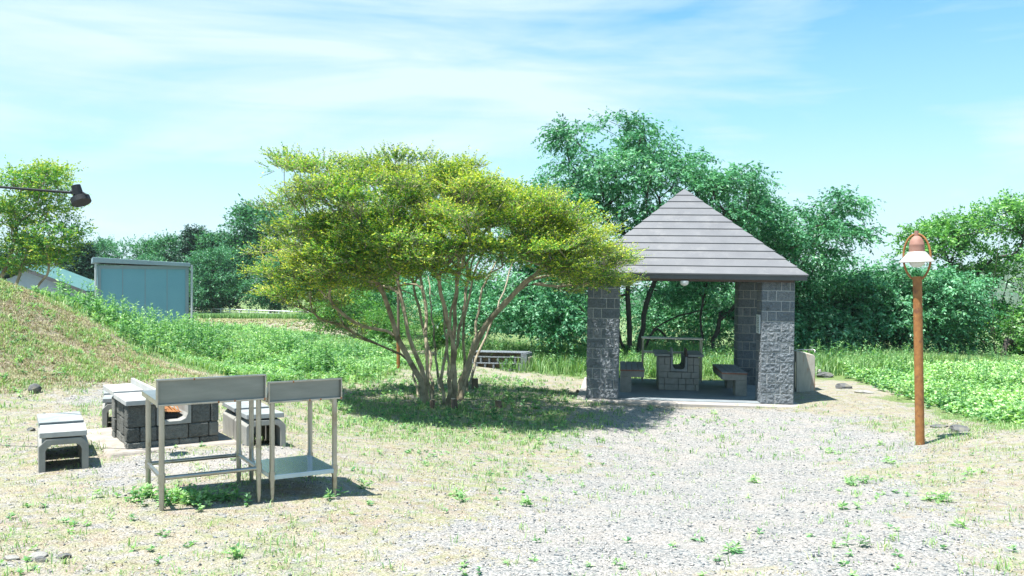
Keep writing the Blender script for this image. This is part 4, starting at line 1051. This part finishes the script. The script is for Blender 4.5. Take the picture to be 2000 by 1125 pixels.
# large cherry behind the pavilion
cherry('cherry_tree', (1236, 700), [
  L3(1190, 250, 26.5, 75, 1.0, 18, 1.0), L3(1125, 262, 26.2, 28, .6, 22, .35), L3(1270, 285, 26.5, 60, 1.2, 26, 1.1), L3(1170, 330, 26.5, 90, 1.6, 40, 2.4), L3(1280, 350, 26.5, 120, 1.8, 45, 3.0),
  L3(1110, 400, 26.5, 85, 1.8, 45, 2.6), L3(1230, 430, 27, 130, 2.2, 50, 3.0), L3(1400, 400, 26, 85, 1.8, 48, 2.6), L3(1440, 350, 25.6, 40, .9, 22, .7), L3(1100, 500, 27, 90, 2, 55, 2.4),
  L3(1260, 540, 28.5, 170, 2.0, 60, 2.6), L3(1330, 470, 27.5, 120, 2, 60, 2.0), L3(1050, 375, 26, 32, .8, 20, .4), L3(1330, 640, 30.5, 150, 1.2, 45, 1.3)],
  [[(0, 0, 0), (-.15, 0, 1.2), (-.1, .1, 2.4), (-.3, .2, 4.2), (-.6, 0, 6.0)], [(-.15, .1, 0), (-.55, .0, 1.2), (-.9, -.1, 2.6), (-1.7, -.2, 4.0)], [(.15, 0, 0), (.35, .1, 1.3), (.75, .1, 2.6), (1.4, 0, 4.0), (2.0, -.2, 5.2)],
   [(.2, .2, 0), (.7, .5, .9), (1.5, .6, 1.3), (2.6, .4, 1.5), (3.6, .3, 2.0)], [(-.2, 0, 0), (-1.0, -.3, .9), (-2.2, -.5, 1.5), (-3.4, -.6, 2.2)]],
  520, 41, 'tall cherry tree whose crown rises behind the pavilion roof', tip=.0085)
cherry('cherry_tree', (1375, 700), [
  L3(1480, 430, 27, 80, 1.6, 40, 1.6), L3(1560, 470, 27, 80, 1.8, 45, 2.0), L3(1620, 410, 26.5, 45, 1.0, 30, .8), L3(1660, 385, 26.3, 22, .6, 12, .25), L3(1640, 460, 26.5, 45, 1.2, 30, .9), L3(1500, 510, 28, 120, 2, 55, 2.4), L3(1420, 560, 28.5, 130, 2, 50, 2.0), L3(1500, 610, 29, 110, 1.5, 40, 1.3)],
  [[(0, 0, 0), (-.1, 0, 1.3), (.1, .1, 2.5), (.6, 0, 3.6)], [(.1, 0, 0), (.5, -.1, 1.2), (1.4, -.2, 2.2), (2.8, -.5, 3.4), (4.0, -.8, 4.3)], [(-.1, 0, 0), (-.5, .2, 1.1), (-1.2, .3, 1.9)]],
  300, 42, 'cherry tree right behind the pavilion with an arching branch against the sky')
cherry('cherry_tree', (1200, 690), [
  L3(1030, 560, 25.5, 70, 1.8, 60, 1.6), L3(960, 600, 26.5, 90, 1.8, 50, 1.6), L3(1090, 620, 25.5, 60, 1.6, 35, 1.0), L3(900, 560, 28, 90, 1.6, 55, 1.4), L3(1000, 470, 27, 80, 1.8, 50, 1.2)],
  [[(-.1, -.2, 0), (-.9, -.5, .7), (-2.0, -.8, 1.2), (-3.2, -1.0, 1.9)], [(-.2, -.1, 0), (-.8, -.4, 1.2), (-1.8, -.6, 2.2), (-3.0, -.4, 3.0)], [(0, -.1, 0), (-1.4, -.7, .45), (-3.0, -1.2, .95), (-4.0, -1.2, 1.3)]],
  190, 43, 'low cherry tree with dark limbs sweeping left between the tree trunks and the pavilion', tip=.009)
# leafy mass on the right
def lobset(px, Y, top, wpx, depth, n=5, seed=0, bottom=690):
    rr = np.random.default_rng(seed); out = []
    for i in range(n):
        x = px+rr.uniform(-.8, .8)*wpx; t_ = rr.uniform(0, 1); h = (bottom-top)
        cy = top+h*(.18+.62*t_); out.append(L3(x, cy, Y+rr.uniform(-.5, .5), wpx*.42, depth, h*.20, 1))
    out.append(L3(px, top+h*.18, Y, wpx*.75, depth, h*.16, 1.2)); out.append(L3(px, top+h*.6, Y, wpx, depth, h*.38, 3.2))
    return out
cherry('cherry_tree', (1600, 692), lobset(1600, 28.3, 520, 95, 1.5, 5, 1), [[(0, 0, 0), (-.2, 0, .8), (-.4, .1, 1.8)], [(.1, 0, 0), (.6, 0, .8), (1.2, 0, 1.8)]], 210, 51, 'dense low cherry tree directly right of the pavilion pillar')
cherry('cherry_tree', (1715, 690), lobset(1710, 28.6, 497, 100, 1.6, 6, 2), [[(0, 0, 0), (-.4, 0, .8), (-.9, .1, 1.8)], [(.1, 0, 0), (.6, 0, .8), (1.0, 0, 2.0)], [(0, 0, 0), (1.2, -.2, .9), (2.2, -.3, 1.0)]], 230, 52, 'dense rounded cherry tree behind the lamp post, left of it')
cherry('cherry_tree', (1835, 694), lobset(1840, 28.0, 520, 85, 1.5, 5, 3), [[(0, 0, 0), (.3, 0, .9), (.2, .1, 2.0)], [(-.1, 0, 0), (-.9, -.1, .8), (-1.7, 0, 1.2)]], 190, 53, 'dense low cherry tree behind the lamp post, right of it')
cherry('broadleaf_tree', (1950, 712), [L3(1820, 470, 30, 50, 1.3, 26, 1.2), L3(1880, 440, 30, 50, 1.4, 30, 1.6), L3(1960, 425, 30, 40, 1.4, 28, 1.4), L3(2030, 440, 30, 60, 1.6, 40, 2.0), L3(1900, 500, 30.5, 45, 1.2, 28, .8), L3(2000, 520, 30.5, 60, 1.4, 40, 1.3), L3(1860, 560, 31, 60, 1.2, 40, 1.2), L3(1990, 620, 30, 70, 1.2, 40, 1.4), L3(1920, 640, 29.5, 60, 1.2, 38, 1.2), L3(1985, 675, 28.5, 60, .9, 22, .8), L3(1780, 490, 30, 30, .8, 12, .35)],
  [[(0, 0, 0), (-.2, 0, 1.6), (-.1, 0, 3.0), (.2, .1, 4.4)], [(0, 0, 0), (-.3, 0, 1.4), (-1.0, 0, 2.7), (-1.6, 0, 4.0)], [(.1, 0, 0), (.5, .1, 1.6), (1.0, .1, 3.0)]],
  250, 54, 'taller fresh green tree with open upright limbs at the right edge', ('fresh', 'dark'), spec=dict(leaf=(.12, .6), hang=.15, droop=.1, rise=.15, n_lf=12), rad=.42)
cherry('broadleaf_tree', (2090, 720), lobset(2110, 27, 480, 80, 1.5, 5, 6, 700), [[(0, 0, 0), (.1, 0, 1.2), (.1, .1, 2.2)]], 160, 55, 'bushy tree cut off by the right edge of the picture', ('fresh', 'dark'), spec=dict(leaf=(.12, .6), hang=.2, droop=.1))

# background shrubs: one prototype, copied
def bush(name, seed, w, d, h, n, mats, leaf, label, loc, group, ntw=12, nlf=12, cat='shrub', tr=.35, lift=0., rad=None):
    lb = []
    rr = np.random.default_rng(seed)
    for i in range(6): lb.append((np.array([rr.uniform(-.6, .6)*w, rr.uniform(-.6, .6)*d, lift+rr.uniform(.35, .8)*(h-lift)]), np.array([w*.45, d*.45, (h-lift)*.26]), 1))
    lb.append((np.array([0, 0, lift+(h-lift)*.5]), np.array([w, d, (h-lift)*.46]), 4))
    r = np.random.default_rng(seed)
    c, dd_ = sample_lobes(r, lb, n, .3)
    gn = vnoise(c[:, 0]*1.6/w+c[:, 2]*.5, c[:, 1]*1.6/d-c[:, 2]*.6, seed); k2 = gn > .2; c, dd_ = c[k2], dd_[k2]
    z0 = 0; loc = np.array([loc[0], loc[1], gz(loc[0], loc[1])])
    c = c+loc
    outs = unit(dd_+np.array([0, 0, .2])); s_ = leaf[0]/.1
    return make_tree(name, loc, [[loc+np.array([0, 0, -.1]), loc+np.array([0, 0, max(lift, h*.25)])], [loc+np.array([.1*w, 0, -.1]), loc+np.array([.3*w, 0, max(lift, h*.25)])]], c, outs,
      dict(n_tw=ntw, n_lf=nlf, tw_len=.55*s_, leaf=leaf, spread=.6, rise=.12, droop=.15, flat=.6, jitter=.8, hang=.2, rad=(rad or .45*s_)*r.uniform(.7, 1.25, len(c))), mats, label, cat, group, rng_=r, tubes=dict(wander=.15, step=.4*max(1, s_*.7), tip=.006*max(1, s_*.8), power=2.1, back=.2))
def put(o, x, y, rz, s, label, dz=0):
    c = dup(o); c.location = (x, y, gz(x, y)+dz); c.rotation_euler = (0, 0, rz); c.scale = (s, s, s*random.uniform(.92, 1.08)); c['label'] = label; return c
GB = 'shrubs and trees closing the view behind the pavilion'
b0 = bush('shrub', 61, 2.0, 1.5, 3.0, 150, ('cherry', 'dark'), (.12, .5), 'dense shrub seen through the pavilion behind its stove table', (6.0, 32.5), GB)
for x, y, rz_, s_, lb in ((2.0, 32.0, 1.2, .95, 'dense shrub seen just left of the left pavilion pillar'), (9.6, 32.5, 2.2, 1.0, 'dense shrub seen between the pavilion pillars on the right'), (13.0, 33.5, .5, .8, 'dense shrub filling the gap right of the right pavilion pillar'),
    (-1.8, 33.0, 3.6, .82, 'dense shrub visible behind the right hand stems of the central tree'), (-5.0, 34.0, 5.0, .80, 'dense shrub visible between the stems of the central tree'), (17, 34, 4, .78, 'dense shrub low in the background behind the lamp post')):
    put(b0, x, y, rz_, s_, lb)
b1 = bush('shrub', 62, 1.5, 1.2, 1.9, 110, ('maple', 'grey'), (.09, .45), 'light yellowish shrub left of the central tree stems at the end of the rail fence', (-5.9, 31.5), 'light shrubs behind the central tree', ntw=10)
put(b1, -4.2, 29.5, 2.0, .66, 'light yellowish shrub right beside the thin red pole, behind it'); put(b1, -2.6, 27.5, 4.0, .62, 'light yellowish shrub behind the crib wall')
put(b1, -7.0, 36.5, 1.0, .75, 'light yellowish shrub at the right end of the white rail fence')
# far wood left of centre
GF = 'trees standing beyond the white rail fence'
t0 = bush('broadleaf_tree', 71, 4.7, 4.0, 10.6, 210, ('forest', 'grey'), (.27, .7), 'large rounded tree beyond the fence, tallest left of the central tree', (-22.9, 82.5), GF, cat='tree', lift=.7, ntw=14, nlf=12, rad=1.05)
def far(x, y, rz_, s_, lb): put(t0, x*1.25, y*1.25, rz_, s_*1.03, lb)
far(-23.3, 68, 2, .70, 'rounded tree beyond the fence just right of the blue shed'); far(-13.4, 64, 4, .90, 'tree beyond the fence partly behind the left side of the central crown')
far(-27.4, 72, 1, .70, 'tree top showing just above the right end of the shed roof'); far(-31.5, 74, 3, .68, 'tree top showing above the middle of the shed roof'); far(-36, 76, 5, .66, 'tree top showing above the left end of the shed roof')
far(-9.2, 62, .4, .70, 'tree seen through the left stems of the central tree'); far(-4.5, 60, 1.9, .66, 'tree seen far behind the middle of the central tree'); far(-20.6, 60, 5.2, .55, 'low leafy tree right behind the rail fence, left of the central tree')
far(-41, 74, 2.6, .72, 'tree top between the small teal roofed house and the shed'); far(-15.8, 58, 3.3, .48, 'low tree right behind the rail fence under the central crown'); far(.5, 58, 2.9, .6, 'tree seen far behind the right half of the central tree')
far(-24.8, 61, 1.3, .5, 'low tree touching the right corner of the shed in the view'); far(-29.0, 62, 2.3, .5, 'low tree hidden mostly behind the shed')
# conifers
def conifer(seed, loc, h, w, label):
    r = np.random.default_rng(seed); n = 170
    t_ = r.uniform(.06, 1, n)**.85; a = r.uniform(0, 6.28, n); rad_ = w*(1-t_)**.8*r.uniform(.35, 1, n)*(1-.25*np.sin(t_*h*2.2)**2)
    c = np.c_[np.cos(a)*rad_, np.sin(a)*rad_, t_*h]; loc = np.array([loc[0], loc[1], gz(*loc)])
    outs = unit(np.c_[np.cos(a), np.sin(a), np.full(n, .1)])
    return make_tree('conifer', loc, [[loc+np.array([0, 0, -.1]), loc+np.array([0, 0, h*.97])]], c+loc, outs, dict(n_tw=14, n_lf=10, tw_len=.8, leaf=(.22, .45), spread=.6, rise=.1, droop=.25, flat=.5, jitter=.6, hang=.1, rad=np.full(n, .45)), ('conifer', 'grey'), label, 'conifer', 'dark conifers in the far wood', rng_=r, tubes=dict(wander=.05, step=.7, tip=.01, power=2.1, back=.0))
c0 = conifer(81, (-33.5, 68), 5.8, 2.0, 'dark conifer standing left of the shed roof')
put(c0, -36.0, 70, 2, .90, 'dark conifer furthest left of the group beside the shed'); put(c0, -31.0, 85, 1, 1.36, 'slim dark conifer tip rising above the wood right of the shed'); put(c0, -28.8, 86, 3, 1.40, 'bluish conifer tip rising highest above the wood right of the shed')
put(c0, -27.5, 42, 4, 1.12, 'dark conifer behind the yellow green tree at the left edge'); put(c0, -31, 44, 4, 1.2, 'darkest conifer at the far left edge'); put(c0, -38.5, 66, .6, .8, 'small dark conifer above the small teal roofed house')
put(c0, -24.6, 45, 2.2, .62, 'low dark conifer behind the small teal roofed house')
# yellow-green tree at the left edge
cherry('maple_tree', None, [L3(80, 350, 24, 62, 1.2, 20, 1.2), L3(20, 350, 24, 40, 1.2, 26, 1.2), L3(60, 400, 24.3, 60, 1.3, 24, 1.4), L3(15, 430, 24.3, 55, 1.3, 30, 1.4), L3(130, 440, 23.6, 42, 1.0, 18, .9), L3(90, 470, 23.8, 45, 1.1, 26, 1.0), L3(30, 500, 24.3, 55, 1.3, 28, 1.4), L3(-50, 420, 25, 60, 1.5, 80, 2.2), L3(110, 505, 24, 18, .6, 14, .3)],
  [[(0, 0, 0), (.1, 0, .9), (.5, 0, 2.0), (1.2, 0, 3.2)], [(-.1, 0, 0), (-.2, 0, 1.1), (.1, .1, 2.4), (.3, 0, 3.8)], [(.1, 0, 0), (.9, -.2, 1.0), (1.7, -.3, 1.8)], [(-.2, 0, 0), (-1.0, 0, 1.6), (-1.4, 0, 3)]],
  200, 91, 'yellow green tree with pale branching limbs at the left edge behind the floodlight', ('maple', 'pale'), spec=dict(leaf=(.075, .6), young_=.8, n_tw=15, n_lf=13, tw_len=.42, hang=.05, droop=.0, rise=.12, jitter=.6, flat=.35), rad=.40, tip=.008,
  basexyz=(at(20, 560, 24)[0], 24, gz(at(20, 560, 24)[0], 24)))

# ------------------------------------------------------------------ ground vegetation (uncountable)
def scatter(r, n, x0, x1, y0, y1, maskfn, ybias=1.0):
    out = []; got = 0; tries = 0
    while got < n and tries < 60:
        x = r.uniform(x0, x1, n*2); y = y0+(y1-y0)*r.uniform(0, 1, n*2)**ybias; tries += 1
        vis = (np.abs(x) < y*.66+1.5)
        x, y = x[vis], y[vis]
        m_ = maskfn(x, y); k = r.uniform(size=len(x)) < m_; out.append(np.c_[x[k], y[k]]); got += k.sum()
    q = np.concatenate(out)[:n]; return q
FOOT = [(PC.x, PC.y, 2.2)]
def clear(x, y):
    ok = np.ones(len(x), bool)
    c_, s__ = math.cos(yaw), math.sin(yaw); lx = (x-PC.x)*c_+(y-PC.y)*s__; ly = -(x-PC.x)*s__+(y-PC.y)*c_
    ok &= ~((np.abs(lx) < 2.16) & (np.abs(ly) < 2.16))
    c_, s__ = math.cos(R(33)), math.sin(R(33)); lx = (x-SV.location.x)*c_+(y-SV.location.y)*s__; ly = -(x-SV.location.x)*s__+(y-SV.location.y)*c_
    ok &= ~((lx > -.1) & (lx < .95) & (ly > -.08) & (ly < 1.55))
    c_, s__ = math.cos(sy), math.sin(sy); lx = (x-sd.location.x)*c_+(y-sd.location.y)*s__; ly = -(x-sd.location.x)*s__+(y-sd.location.y)*c_
    ok &= ~((lx > -.2) & (lx < 4) & (ly > -.1) & (ly < 2.5))
    return ok
def blades(name, r, pts, per, h, wd, lean, mat, tintf, hvar=.5):
    pts = pts[clear(pts[:, 0], pts[:, 1])]
    n = len(pts); i = np.repeat(np.arange(n), per); m_ = len(i)
    b = pts[i]+r.normal(size=(m_, 2))*.035; z = ground_z(pts[:, 0], pts[:, 1])[i]-.01
    a = r.uniform(0, 6.28, m_); hh = h[i]*r.uniform(hvar, 1.1, m_) if hasattr(h, '__len__') else h*r.uniform(hvar, 1.1, m_)
    ln = lean*r.uniform(.2, 1.6, m_)*hh; d = np.c_[np.cos(a), np.sin(a)]; sdv = np.c_[-d[:, 1], d[:, 0]]
    w_ = (wd*r.uniform(.6, 1.3, m_))[:, None]
    B = np.c_[b, z]; mid = np.c_[b+d*(ln*.35)[:, None], z+hh*.6]; tip = np.c_[b+d*ln[:, None], z+hh*np.clip(1-.3*ln/hh, .3, 1)]
    S = np.c_[sdv*w_, np.zeros(m_)]
    V = np.stack([B-S*.5, B+S*.5, mid+S*.45, tip, mid-S*.45], 1).reshape(-1, 3)
    o_ = (np.arange(m_)*5)[:, None]
    F = np.concatenate([o_+np.array([[0, 1, 2]]), o_+np.array([[0, 2, 4]]), o_+np.array([[4, 2, 3]])])
    tint = np.clip(tintf(r, i, m_), 0, 1)
    o = npmesh(name, V, F, 3, LM[mat], {'tint': np.repeat(tint, 5)})
    return tag(o, kind='stuff')
r = np.random.default_rng(5)
def mgreen(x, y): return masks(x, y)[1]
near = lambda x, y: masks(x, y)[1]*.8+.02
P_ = scatter(r, 9000, -9, 9, 4.2, 15, near)
hgt_ = .035+.05*smooth(.3, 1, mgreen(P_[:, 0], P_[:, 1]))
gA = blades('grass', r, P_, 7, hgt_, .006, .7, 'grass', lambda r_, i, m_: .55+r_.normal(size=m_)*.22)
tag(gA, 'short sparse green grass tufts growing through the gravel yard', 'grass', kind='stuff')
P_ = scatter(r, 6500, -14, 6, 11, 27, lambda x, y: masks(x, y)[1]*(1-smooth(-.4, .4, sdist(x, y, PG_weedL))))
gB = blades('grass', r, P_, 7, .10, .010, .8, 'grass', lambda r_, i, m_: .45+r_.normal(size=m_)*.25)
tag(gB, 'patchy green grass in the shade under the central tree and behind it', 'grass', kind='stuff')
P_ = scatter(r, 15000, -15, 9, 4.2, 19, lambda x, y: np.clip((1-masks(x, y)[0])*.5, 0, 1)*(1-.4*masks(x, y)[1]))
gC = blades('dry_grass', r, P_, 6, .035, .005, 1.5, 'straw', lambda r_, i, m_: .5+r_.normal(size=m_)*.3)
tag(gC, 'short dry straw coloured grass lying over the yard and slope', 'dry grass', kind='stuff')
P_ = scatter(r, 12000, -17, -3, 11, 21, lambda x, y: smooth(-.5, .3, sdist(x, y, PG_hill)))
PD2 = scatter(r, 2600, -17, -3, 11, 21, lambda x, y: smooth(-.5, .3, sdist(x, y, PG_hill))*smooth(.46, .62, fbm(x, y, 1.6, 12)))
tag(blades('grass', r, PD2, 8, .09, .009, .7, 'grass', lambda r_, i, m_: .6+r_.normal(size=m_)*.25), 'green grass tufts sprouting through the mown slope at left', 'grass', kind='stuff')
gD = blades('dry_grass', r, P_, 7, .06, .007, 1.3, 'straw', lambda r_, i, m_: .50+r_.normal(size=m_)*.33)
tag(gD, 'cut dry grass and straw covering the mown slope at left', 'dry grass', kind='stuff')
# field grasses
P_ = scatter(r, 12000, -38, -5, 38, 78, lambda x, y: smooth(-.6, .6, sdist(x, y, PG_fieldgrass)))
tag(blades('tall_grass', r, P_, 7, .42, .04, .4, 'grass', lambda r_, i, m_: .38+r_.normal(size=m_)*.2), 'tall grass growing in front of the white rail fence', 'tall grass', kind='stuff')
P_ = scatter(r, 8000, -30, -3, 29, 66, lambda x, y: smooth(-.6, .6, sdist(x, y, PG_field)))
tag(blades('mown_grass', r, P_, 6, .09, .03, 1.2, 'straw', lambda r_, i, m_: .72+r_.normal(size=m_)*.3), 'pale mown grass on the open field beyond the weeds', 'mown grass', kind='stuff')
P_ = scatter(r, 9000, 4, 24, 20.5, 31, lambda x, y: smooth(24.2, 26.2, y)*smooth(9, 10, x))
tag(blades('tall_grass', r, P_, 7, .34, .014, .45, 'grass', lambda r_, i, m_: .62+r_.normal(size=m_)*.22), 'band of feathery tall grass in front of the trees on the right', 'tall grass', kind='stuff')
P_ = scatter(r, 4000, -4, 12, 21.4, 31, lambda x, y: smooth(-.5, .5, sdist(x, y, PG_behind))*smooth(21.6, 23.2, y))
tag(blades('tall_grass', r, P_, 7, .50, .016, .5, 'grass', lambda r_, i, m_: .42+r_.normal(size=m_)*.2), 'tall green grass growing behind the pavilion', 'tall grass', kind='stuff')
# leafy weeds
def weeds(name, r, P, h, nlf, leaf, label, spread=.35, hang=.1, tint0=.5, stemw=.006, crownbias=1.0):
    P = P[clear(P[:, 0], P[:, 1])]; n = len(P); z = ground_z(P[:, 0], P[:, 1]); hs_ = h(P)*r.uniform(.55, 1.2, n)
    i = np.repeat(np.arange(n), nlf); t_ = r.uniform(.1, 1, len(i))**crownbias
    lean_ = r.normal(size=(n, 2))*.12
    S0 = np.c_[P, z]; S1 = np.c_[P+lean_*hs_[:, None], z+hs_]
    Q = S0[i]*(1-t_[:, None])+S1[i]*t_[:, None]
    a = r.uniform(0, 6.28, len(i)); up = .15+.6*t_**2
    D = unit(np.c_[np.cos(a), np.sin(a), up-hang+r.normal(size=len(i))*.25])
    ll = leaf[0]*r.uniform(.6, 1.2, len(i))*(1.15-.5*t_); lw = ll*leaf[1]
    Nn = unit(np.array([0, 0, 1.])+r.normal(size=(len(i), 3))*.5)
    V, F = leaf_quads(Q, D, Nn, ll, lw, .1)
    pl = r.uniform(-.2, .2, n); pn = (fbm(P[:, 0], P[:, 1], .9, 77)-.5)*.6
    ti = np.clip(tint0+pl[i]+pn[i]+r.normal(size=len(i))*.17+.18*(t_-.5), 0, 1)
    # stems as thin quads crossing
    sw = stemw; sd_ = np.c_[np.ones(n)*sw, np.zeros((n, 2))]; se_ = np.c_[np.zeros(n), np.ones(n)*sw, np.zeros(n)]
    VS = np.stack([S0-sd_, S0+sd_, S1+sd_*.4, S1-sd_*.4, S0-se_, S0+se_, S1+se_*.4, S1-se_*.4], 1).reshape(-1, 3)
    FS = np.arange(len(VS)).reshape(-1, 4)+len(V)
    tt = np.r_[np.repeat(ti, 4), np.full(len(VS), .35)]
    o = npmesh(name, np.concatenate([V, VS]), np.concatenate([F, FS]), 4, LM['weed'], {'tint': tt})
    return tag(o, label, 'weeds', kind='stuff')
P_ = scatter(r, 1300, -4, 12, 21.6, 31, lambda x, y: smooth(-.5, .5, sdist(x, y, PG_behind))*smooth(22, 23.5, y))
weeds('tall_weeds', r, P_, lambda P: .30+.35*smooth(.4, .6, fbm(P[:, 0], P[:, 1], .7, 58)), 24, (.12, .35), 'leafy weeds growing behind the pavilion under the cherry trees', tint0=.40)
P_ = scatter(r, 5200, -17, -2, 13, 34, lambda x, y: smooth(-.3, .5, sdist(x, y, PG_weedL)+(fbm(x, y, .8, 3)-.5)*2)*(.25+.75*smooth(.35, .6, fbm(x, y, .7, 99))))
weeds('tall_weeds', r, P_, lambda P: (.16+.62*smooth(.40, .66, fbm(P[:, 0], P[:, 1], .75, 55)))*(1-.62*smooth(23, 29, P[:, 1])), 30, (.125, .28), 'leafy tall weeds spreading from the mound to the central tree')
P_ = scatter(r, 9000, -17, -2, 13, 34, lambda x, y: smooth(-.3, .5, sdist(x, y, PG_weedL)+(fbm(x, y, .8, 3)-.5)*2))
tag(blades('tall_grass', r, P_, 6, .22, .012, .6, 'grass', lambda r_, i, m_: .55+r_.normal(size=m_)*.22), 'green grass mixed among the tall weeds at left', 'tall grass', kind='stuff')
P_ = scatter(r, 7000, 6, 24, 11, 29, lambda x, y: smooth(-.1, .6, sdist(x, y, PG_weedR)))
weeds('low_weeds', r, P_, lambda P: .14+.16*smooth(.38, .62, fbm(P[:, 0], P[:, 1], .6, 56)), 17, (.085, .75), 'bright leafy ground weeds on the bank at right', tint0=.66, hang=.15, stemw=.003)
P_ = scatter(r, 260, 6, 22, 11, 26, lambda x, y: smooth(.2, .8, sdist(x, y, PG_weedR))*smooth(.5, .62, fbm(x, y, .8, 91)))
weeds('tall_weeds', r, P_, lambda P: .55+0*P[:, 0], 30, (.10, .22), 'darker upright weeds standing out of the leafy bank at right', tint0=.42)
P_ = scatter(r, 520, -9, 9, 4.4, 15, lambda x, y: smooth(.50, .66, fbm(x, y, .9, 66))*.8+.03)
weeds('low_weeds', r, P_, lambda P: .035+0*P[:, 0], 11, (.045, .42), 'small flat green weeds dotted over the gravel yard', tint0=.55, stemw=.001)
P_ = scatter(r, 260, -17, -4, 11.5, 20, lambda x, y: smooth(-.5, .3, sdist(x, y, PG_hill))*smooth(.42, .6, fbm(x, y, 1.1, 13)))
weeds('low_weeds', r, P_, lambda P: .10+0*P[:, 0], 14, (.07, .4), 'small green weeds dotted over the mown slope at left', tint0=.5, stemw=.002)
P_ = scatter(r, 420, -6, 2.5, 12.2, 22, lambda x, y: smooth(-.3, .5, sdist(x, y, PG_under)))
weeds('low_weeds', r, P_, lambda P: .08+0*P[:, 0], 14, (.07, .45), 'low broad leaved weeds in the shade under the central tree', tint0=.45, stemw=.002)
P_ = np.array([gp(*q)[:2] for q in ((1475, 945), (1655, 945), (1690, 945), (1665, 950), (1660, 998), (1810, 978), (1830, 982), (1680, 1070), (1885, 930), (1435, 1080), (1720, 870), (890, 970), (1050, 868), (905, 980), (470, 1095), (1850, 980), (650, 975), (1620, 885), (1395, 810), (1270, 802), (720, 955), (1030, 988), (1880, 1030), (1735, 905))])
P_ = np.repeat(P_, 3, 0)+r.normal(size=(len(P_)*3, 2))*.03
weeds('low_weeds', r, P_, lambda P: .07+0*P[:, 0], 14, (.07, .28), 'brighter weed tufts standing alone on the gravel', tint0=.62, stemw=.002)
P_ = gp(345, 985)[:2]+r.normal(size=(90, 2))*np.array([.22, .10])+np.array([.05, .06])
weeds('low_weeds', r, P_, lambda P: .09+0*P[:, 0], 14, (.05, .5), 'leafy weeds at the feet of the steel work tables', tint0=.6, stemw=.002)

# loose stones on the gravel
P_ = scatter(r, 42000, -8, 9, 4.2, 17, lambda x, y: masks(x, y)[0]*.95+.03, 1.25)
P_ = P_[clear(P_[:, 0], P_[:, 1])]
n = len(P_); oct_v = np.array([(1, 0, 0), (0, 1, 0), (-1, 0, 0), (0, -1, 0), (0, 0, 1), (0, 0, -.6)], float)
oct_f = np.array([(0, 1, 4), (1, 2, 4), (2, 3, 4), (3, 0, 4), (1, 0, 5), (2, 1, 5), (3, 2, 5), (0, 3, 5)])
s_ = .005+.009*r.uniform(0, 1, n)**3; a = r.uniform(0, 6.28, n)
sc3 = np.c_[s_*r.uniform(.8, 1.5, n), s_*r.uniform(.6, 1.1, n), s_*r.uniform(.4, .8, n)]
V = oct_v[None]*sc3[:, None]*r.uniform(.75, 1.2, (n, 6, 1)); V = V+r.normal(size=V.shape)*(s_*.15)[:, None, None]
ca, sa = np.cos(a)[:, None], np.sin(a)[:, None]
V = np.stack([V[..., 0]*ca-V[..., 1]*sa, V[..., 0]*sa+V[..., 1]*ca, V[..., 2]], -1)
V += np.c_[P_, ground_z(P_[:, 0], P_[:, 1])+s_*.2][:, None]
F = (oct_f[None]+(np.arange(n)*6)[:, None, None]).reshape(-1, 3)
m, nt = newmat('pebbles'); g_ = N(nt, 'ShaderNodeAttribute', attribute_name='tint').outputs['Fac']
pbsdf(nt, ramp(nt, g_, [(0, (.03, .04, .05)), (.2, (.13, .15, .165)), (.55, (.28, .285, .285)), (.8, (.38, .345, .315)), (1, (.58, .56, .53))]), .85, 0, None, spec=.3)
o = npmesh('gravel', V.reshape(-1, 3), F, 3, m, {'tint': np.repeat(r.uniform(0, 1, n), 6)})
tag(o, 'loose grey crushed stones scattered over the gravel yard', 'gravel', kind='stuff')
